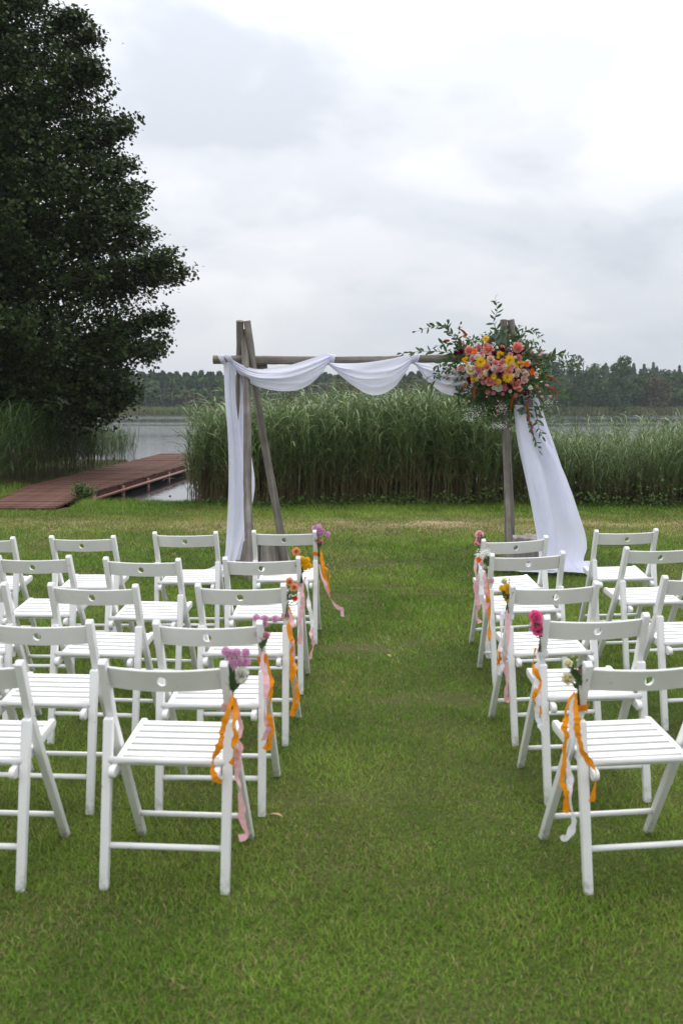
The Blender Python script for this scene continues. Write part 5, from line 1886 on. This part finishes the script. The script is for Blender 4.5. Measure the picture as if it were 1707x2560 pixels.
def sprig(pts, nleaf, seed, Y0=10.52, Y1=10.36, me=None, name='leafy_sprig', sc=1.0):
    rg = random.Random(seed)
    me = me or LEAF
    n = len(pts); tt = list(range(n))
    K = 14
    C = []
    for i in range(K + 1):
        q = (n - 1) * i / K
        C.append(P(smooth_interp(tt, [p[0] for p in pts], q), smooth_interp(tt, [p[1] for p in pts], q), Y0 + (Y1 - Y0) * i / K + 0.02 * math.sin(seed + i * .4)) - Vector(FB))
    st = tube_part(name, C, 0.0035, 0.0012, M['stem'], spray, 5)
    for k in range(nleaf):
        q = min(1.0, max(0.05, 0.12 + 0.88 * k / max(1, nleaf - 1) + (rg.uniform(-.03, .03) if k < nleaf - 1 else 0)))
        i = min(K - 1, int(q * K)); f_ = q * K - i
        p = C[i].lerp(C[i + 1], f_)
        tg = (C[min(K, i + 1)] - C[max(0, i - 1)]).normalized()
        sgn = 1 if k % 2 else -1
        side = tg.cross(Vector((rg.uniform(-.3, .3), 1, rg.uniform(-.3, .3)))).normalized() * sgn
        d = (tg * rg.uniform(.35, 1.3) + side * (rg.uniform(.35, .95) if q < 0.97 else 0.1) + Vector((rg.uniform(-.2, .2), rg.uniform(-.7, .5), rg.uniform(-.3, .2)))).normalized()
        o = obj('leaf', me, st)
        zax = d.cross(side if abs(d.dot(side)) < .98 else Vector((0, 1, 0))).normalized()
        xax = d.cross(zax).normalized()
        rotm = Matrix((xax, d, xax.cross(d))).transposed()
        o.rotation_mode = 'QUATERNION'
        o.rotation_quaternion = rotm.to_quaternion() @ Quaternion((0, 1, 0), rg.uniform(-.8, .8))
        o.location = p
        s_ = sc * rg.uniform(.6, 1.2) * (1.0 if q < .85 else .75)
        o.scale = (s_, s_, s_)
    return st


z5 = lambda pts: conv(980, 720, 2.904, pts)
SP = [([(560, 470), (430, 330), (330, 275), (165, 318)], 22), ([(520, 440), (420, 330), (400, 250)], 10), ([(520, 500), (380, 465), (220, 460), (60, 478)], 22), ([(500, 440), (420, 400), (320, 425)], 12),
      ([(780, 340), (735, 250), (760, 170), (748, 70)], 15), ([(880, 390), (905, 320), (930, 265)], 9), ([(900, 400), (950, 320), (1030, 310), (1092, 378)], 16),
      ([(1000, 560), (1120, 505), (1200, 480), (1285, 490)], 18), ([(1000, 570), (1120, 530), (1240, 530), (1330, 572)], 18), ([(520, 600), (400, 590), (265, 650)], 14),
      ([(520, 650), (380, 640), (230, 725)], 14), ([(520, 690), (480, 780), (470, 905)], 12), ([(920, 800), (990, 900), (1000, 1020), (1075, 1195)], 22), ([(1000, 810), (1045, 900), (1060, 1000), (1088, 1075)], 16),
      ([(1060, 700), (1150, 760), (1225, 760), (1295, 790)], 13), ([(600, 720), (570, 800), (560, 900)], 10), ([(500, 540), (380, 530), (310, 590)], 12), ([(880, 800), (850, 900), (840, 985)], 8), ([(560, 480), (480, 380), (495, 265)], 10), ([(960, 640), (1080, 640), (1200, 650)], 13), ([(700, 760), (660, 860), (690, 960)], 10)]
for i, (pts, nl) in enumerate(SP):
    sprig(z5(pts), nl, 100 + i)
for i, pts in enumerate(([(760, 420), (755, 360), (765, 300)], [(800, 420), (805, 340), (812, 290)], [(640, 800), (600, 760), (560, 770)], [(690, 420), (720, 380), (735, 350)], [(985, 820), (960, 870), (930, 900)])):
    sprig(z5(pts), 14, 300 + i, 10.40, 10.36, LEAF2, 'eucalyptus_sprig', 1.0)
# dark red tassels
TAS = [[(345, 80), (300, 30), (245, 0)], [(1290, 690), (1370, 720), (1410, 830)], [(885, 780), (865, 880), (845, 1000)], [(445, 690), (435, 760), (430, 825)], [(690, 650), (640, 680), (575, 730)],
       [(1270, 555), (1340, 580), (1410, 622)], [(1055, 1030), (1090, 1130), (1122, 1265)], [(335, 640), (320, 690), (310, 720)], [(960, 300), (1010, 250), (1040, 208)], [(140, 145), (100, 145), (70, 160)], [(1040, 880), (1060, 960), (1070, 1040)]]
for i, pts in enumerate(TAS):
    pp = zf(pts)
    rg = np.random.default_rng(i + 50)
    K = 22; V = []; F = []
    tt = list(range(len(pp)))
    b_ = Batch()
    for k in range(K + 1):
        q = (len(pp) - 1) * k / K
        c = np.array(P(smooth_interp(tt, [p[0] for p in pp], q), smooth_interp(tt, [p[1] for p in pp], q), 10.30 - 0.03 * k / K) - Vector(FB))
        rr_ = 0.011 * (1 - 0.75 * (k / K) ** 1.5)
        for j in range(7):
            d = rg.normal(size=3); d /= np.linalg.norm(d)
            cc_ = c + d * rr_ * 0.7
            s = rr_ * rg.uniform(.45, .8)
            b_.add(np.array([cc_ + np.array(v_) * s for v_ in ((1, 0, 0), (-1, 0, 0), (0, 1, 0), (0, -1, 0), (0, 0, 1), (0, 0, -1))]),
                   np.array([(0, 2, 4), (2, 1, 4), (1, 3, 4), (3, 0, 4), (2, 0, 5), (1, 2, 5), (3, 1, 5), (0, 3, 5)]), np.array([1., 1, 1]))
    obj('amaranth_tassel', npmesh('amaranth_tassel', np.concatenate(b_.V), np.concatenate(b_.F), FM['rust'] if i != 8 else FM['burgundy'], smooth=True), spray)
# clouds of baby's breath
b_ = Batch(); bs = Batch()
rg = np.random.default_rng(9)
for (gx, gy, wx, wy, npt) in ((600, 900, 75, 45, 170), (560, 950, 50, 25, 60), (790, 870, 38, 40, 120), (770, 1000, 50, 22, 130), (1130, 830, 55, 28, 70), (950, 770, 40, 30, 60), (560, 520, 25, 18, 30), (880, 560, 30, 20, 30), (430, 690, 30, 20, 26)):
    root = P(*z5([(gx + (760 - gx) * .4, gy - 110)])[0], 10.45) - Vector(FB)
    for k in range(npt):
        px, py = z5([(gx + rg.normal(0, wx * .6), gy + rg.normal(0, wy * .6))])[0]
        p = P(px, py, 10.36 + rg.normal(0, .05)) - Vector(FB)
        r = rg.uniform(0.0026, 0.0046)
        b_.add(np.array([p + Vector(v_) * r for v_ in ((1, 0, 0), (-1, 0, 0), (0, 1, 0), (0, -1, 0), (0, 0, 1), (0, 0, -1))]),
               np.array([(0, 2, 4), (2, 1, 4), (1, 3, 4), (3, 0, 4), (2, 0, 5), (1, 2, 5), (3, 1, 5), (0, 3, 5)]), np.array([1., 1, 1]))
        if k % 3 == 0:
            v, f = tube_np([np.array(p), np.array(p.lerp(root, .5) + Vector((0, .02, .01))), np.array(root)], [0.0008, 0.001, 0.0015], 3)
            bs.add(v, f, np.array([0.12, 0.17, 0.08]))
obj('babys_breath', npmesh('babys_breath', np.concatenate(b_.V), np.concatenate(b_.F), M['tiny']), spray)['kind'] = 'stuff'
obj('fine_stems', npmesh('fine_stems', np.concatenate(bs.V), np.concatenate(bs.F), M['reed'], np.concatenate(bs.C)), spray)['kind'] = 'stuff'
# filler foliage behind the blooms
n = 4600
a = rg.uniform(0, 2 * np.pi, n); q = np.sqrt(rg.uniform(0, 1, n))
px = 1243 + np.cos(a) * q * 128 + rg.normal(0, 6, n); py = 926 + np.sin(a) * q * 92 + rg.normal(0, 6, n)
low = rg.random(n) < 0.32
px = np.where(low, 1258 + rg.normal(0, 46, n), px); py = np.where(low, 1004 + rg.normal(0, 27, n), py)
pos = np.array([tuple(P(x_, y_, 10.55 + rg.uniform(-.05, .16) - 0.20 * math.exp(-(((x_ - c_px) / 120) ** 2 + ((y_ - c_py) / 80) ** 2))) - Vector(FB)) for x_, y_ in zip(px, py)])
v, f = leafquads(pos, np.stack([rg.normal(0, .6, n), -np.ones(n), rg.normal(.3, .6, n)], 1), rg.uniform(0.03, 0.06, n), rg, 0.42, 0.1)
col = np.array([0.085, 0.14, 0.045]) * rg.uniform(.5, 1.5, (n, 1)) + np.array([.05, .06, .045]) * (rg.random((n, 1)) < .15)
obj('filler_foliage', npmesh('filler_foliage', v, f, M['leaf'], np.repeat(col, 4, 0)), spray)['kind'] = 'stuff'


# ------------------------------------------------------------------ fallen leaves on the lawn
M['dryleaf'] = simple('dry_leaf', (0.30, 0.205, 0.10), rough=0.8, var=0.25, scale=30)
M['dryleaf2'] = simple('orange_leaf', (0.48, 0.17, 0.04), rough=0.8, var=0.25, scale=30)
for (px, py, L, mt, lab, rz) in ((708, 2062, 0.062, 'dryleaf', 'pale tan fallen leaf on the grass beside the nearest aisle chair', 1.2), (976, 1654, 0.06, 'dryleaf', 'small tan fallen leaf in the middle of the aisle', 0.6), (990, 1422, 0.05, 'dryleaf2', 'small orange fallen leaf at the arch end of the aisle', 2.2)):
    p = G(px, py)
    o = obj('fallen_leaf', leaf_me('fallen_leaf', L, L * 0.42, M[mt], 0.3), None, (p.x, p.y, 0.030), (0.15, 0.1, rz))
    tag(o, lab, 'leaf', 'fallen leaves on the lawn')


# ------------------------------------------------------------------ thin lake haze
hm_ = bpy.data.materials.new('haze')
hm_.use_nodes = True
ht = hm_.node_tree
ht.nodes.clear()
ho_ = nd(ht, 'ShaderNodeOutputMaterial')
pv = nd(ht, 'ShaderNodeVolumePrincipled')
pv.inputs['Color'].default_value = (0.86, 0.91, 1.0, 1)
pv.inputs['Density'].default_value = 0.00028
pv.inputs['Anisotropy'].default_value = 0.0
ht.links.new(pv.outputs[0], ho_.inputs['Volume'])
hme = box_me('haze', 640, 520, 32, hm_, 0)
hz_o = obj('haze', hme, None, (0, 210, 12.5))
tag(hz_o, 'thin pale haze hanging over the lake', kind='stuff')
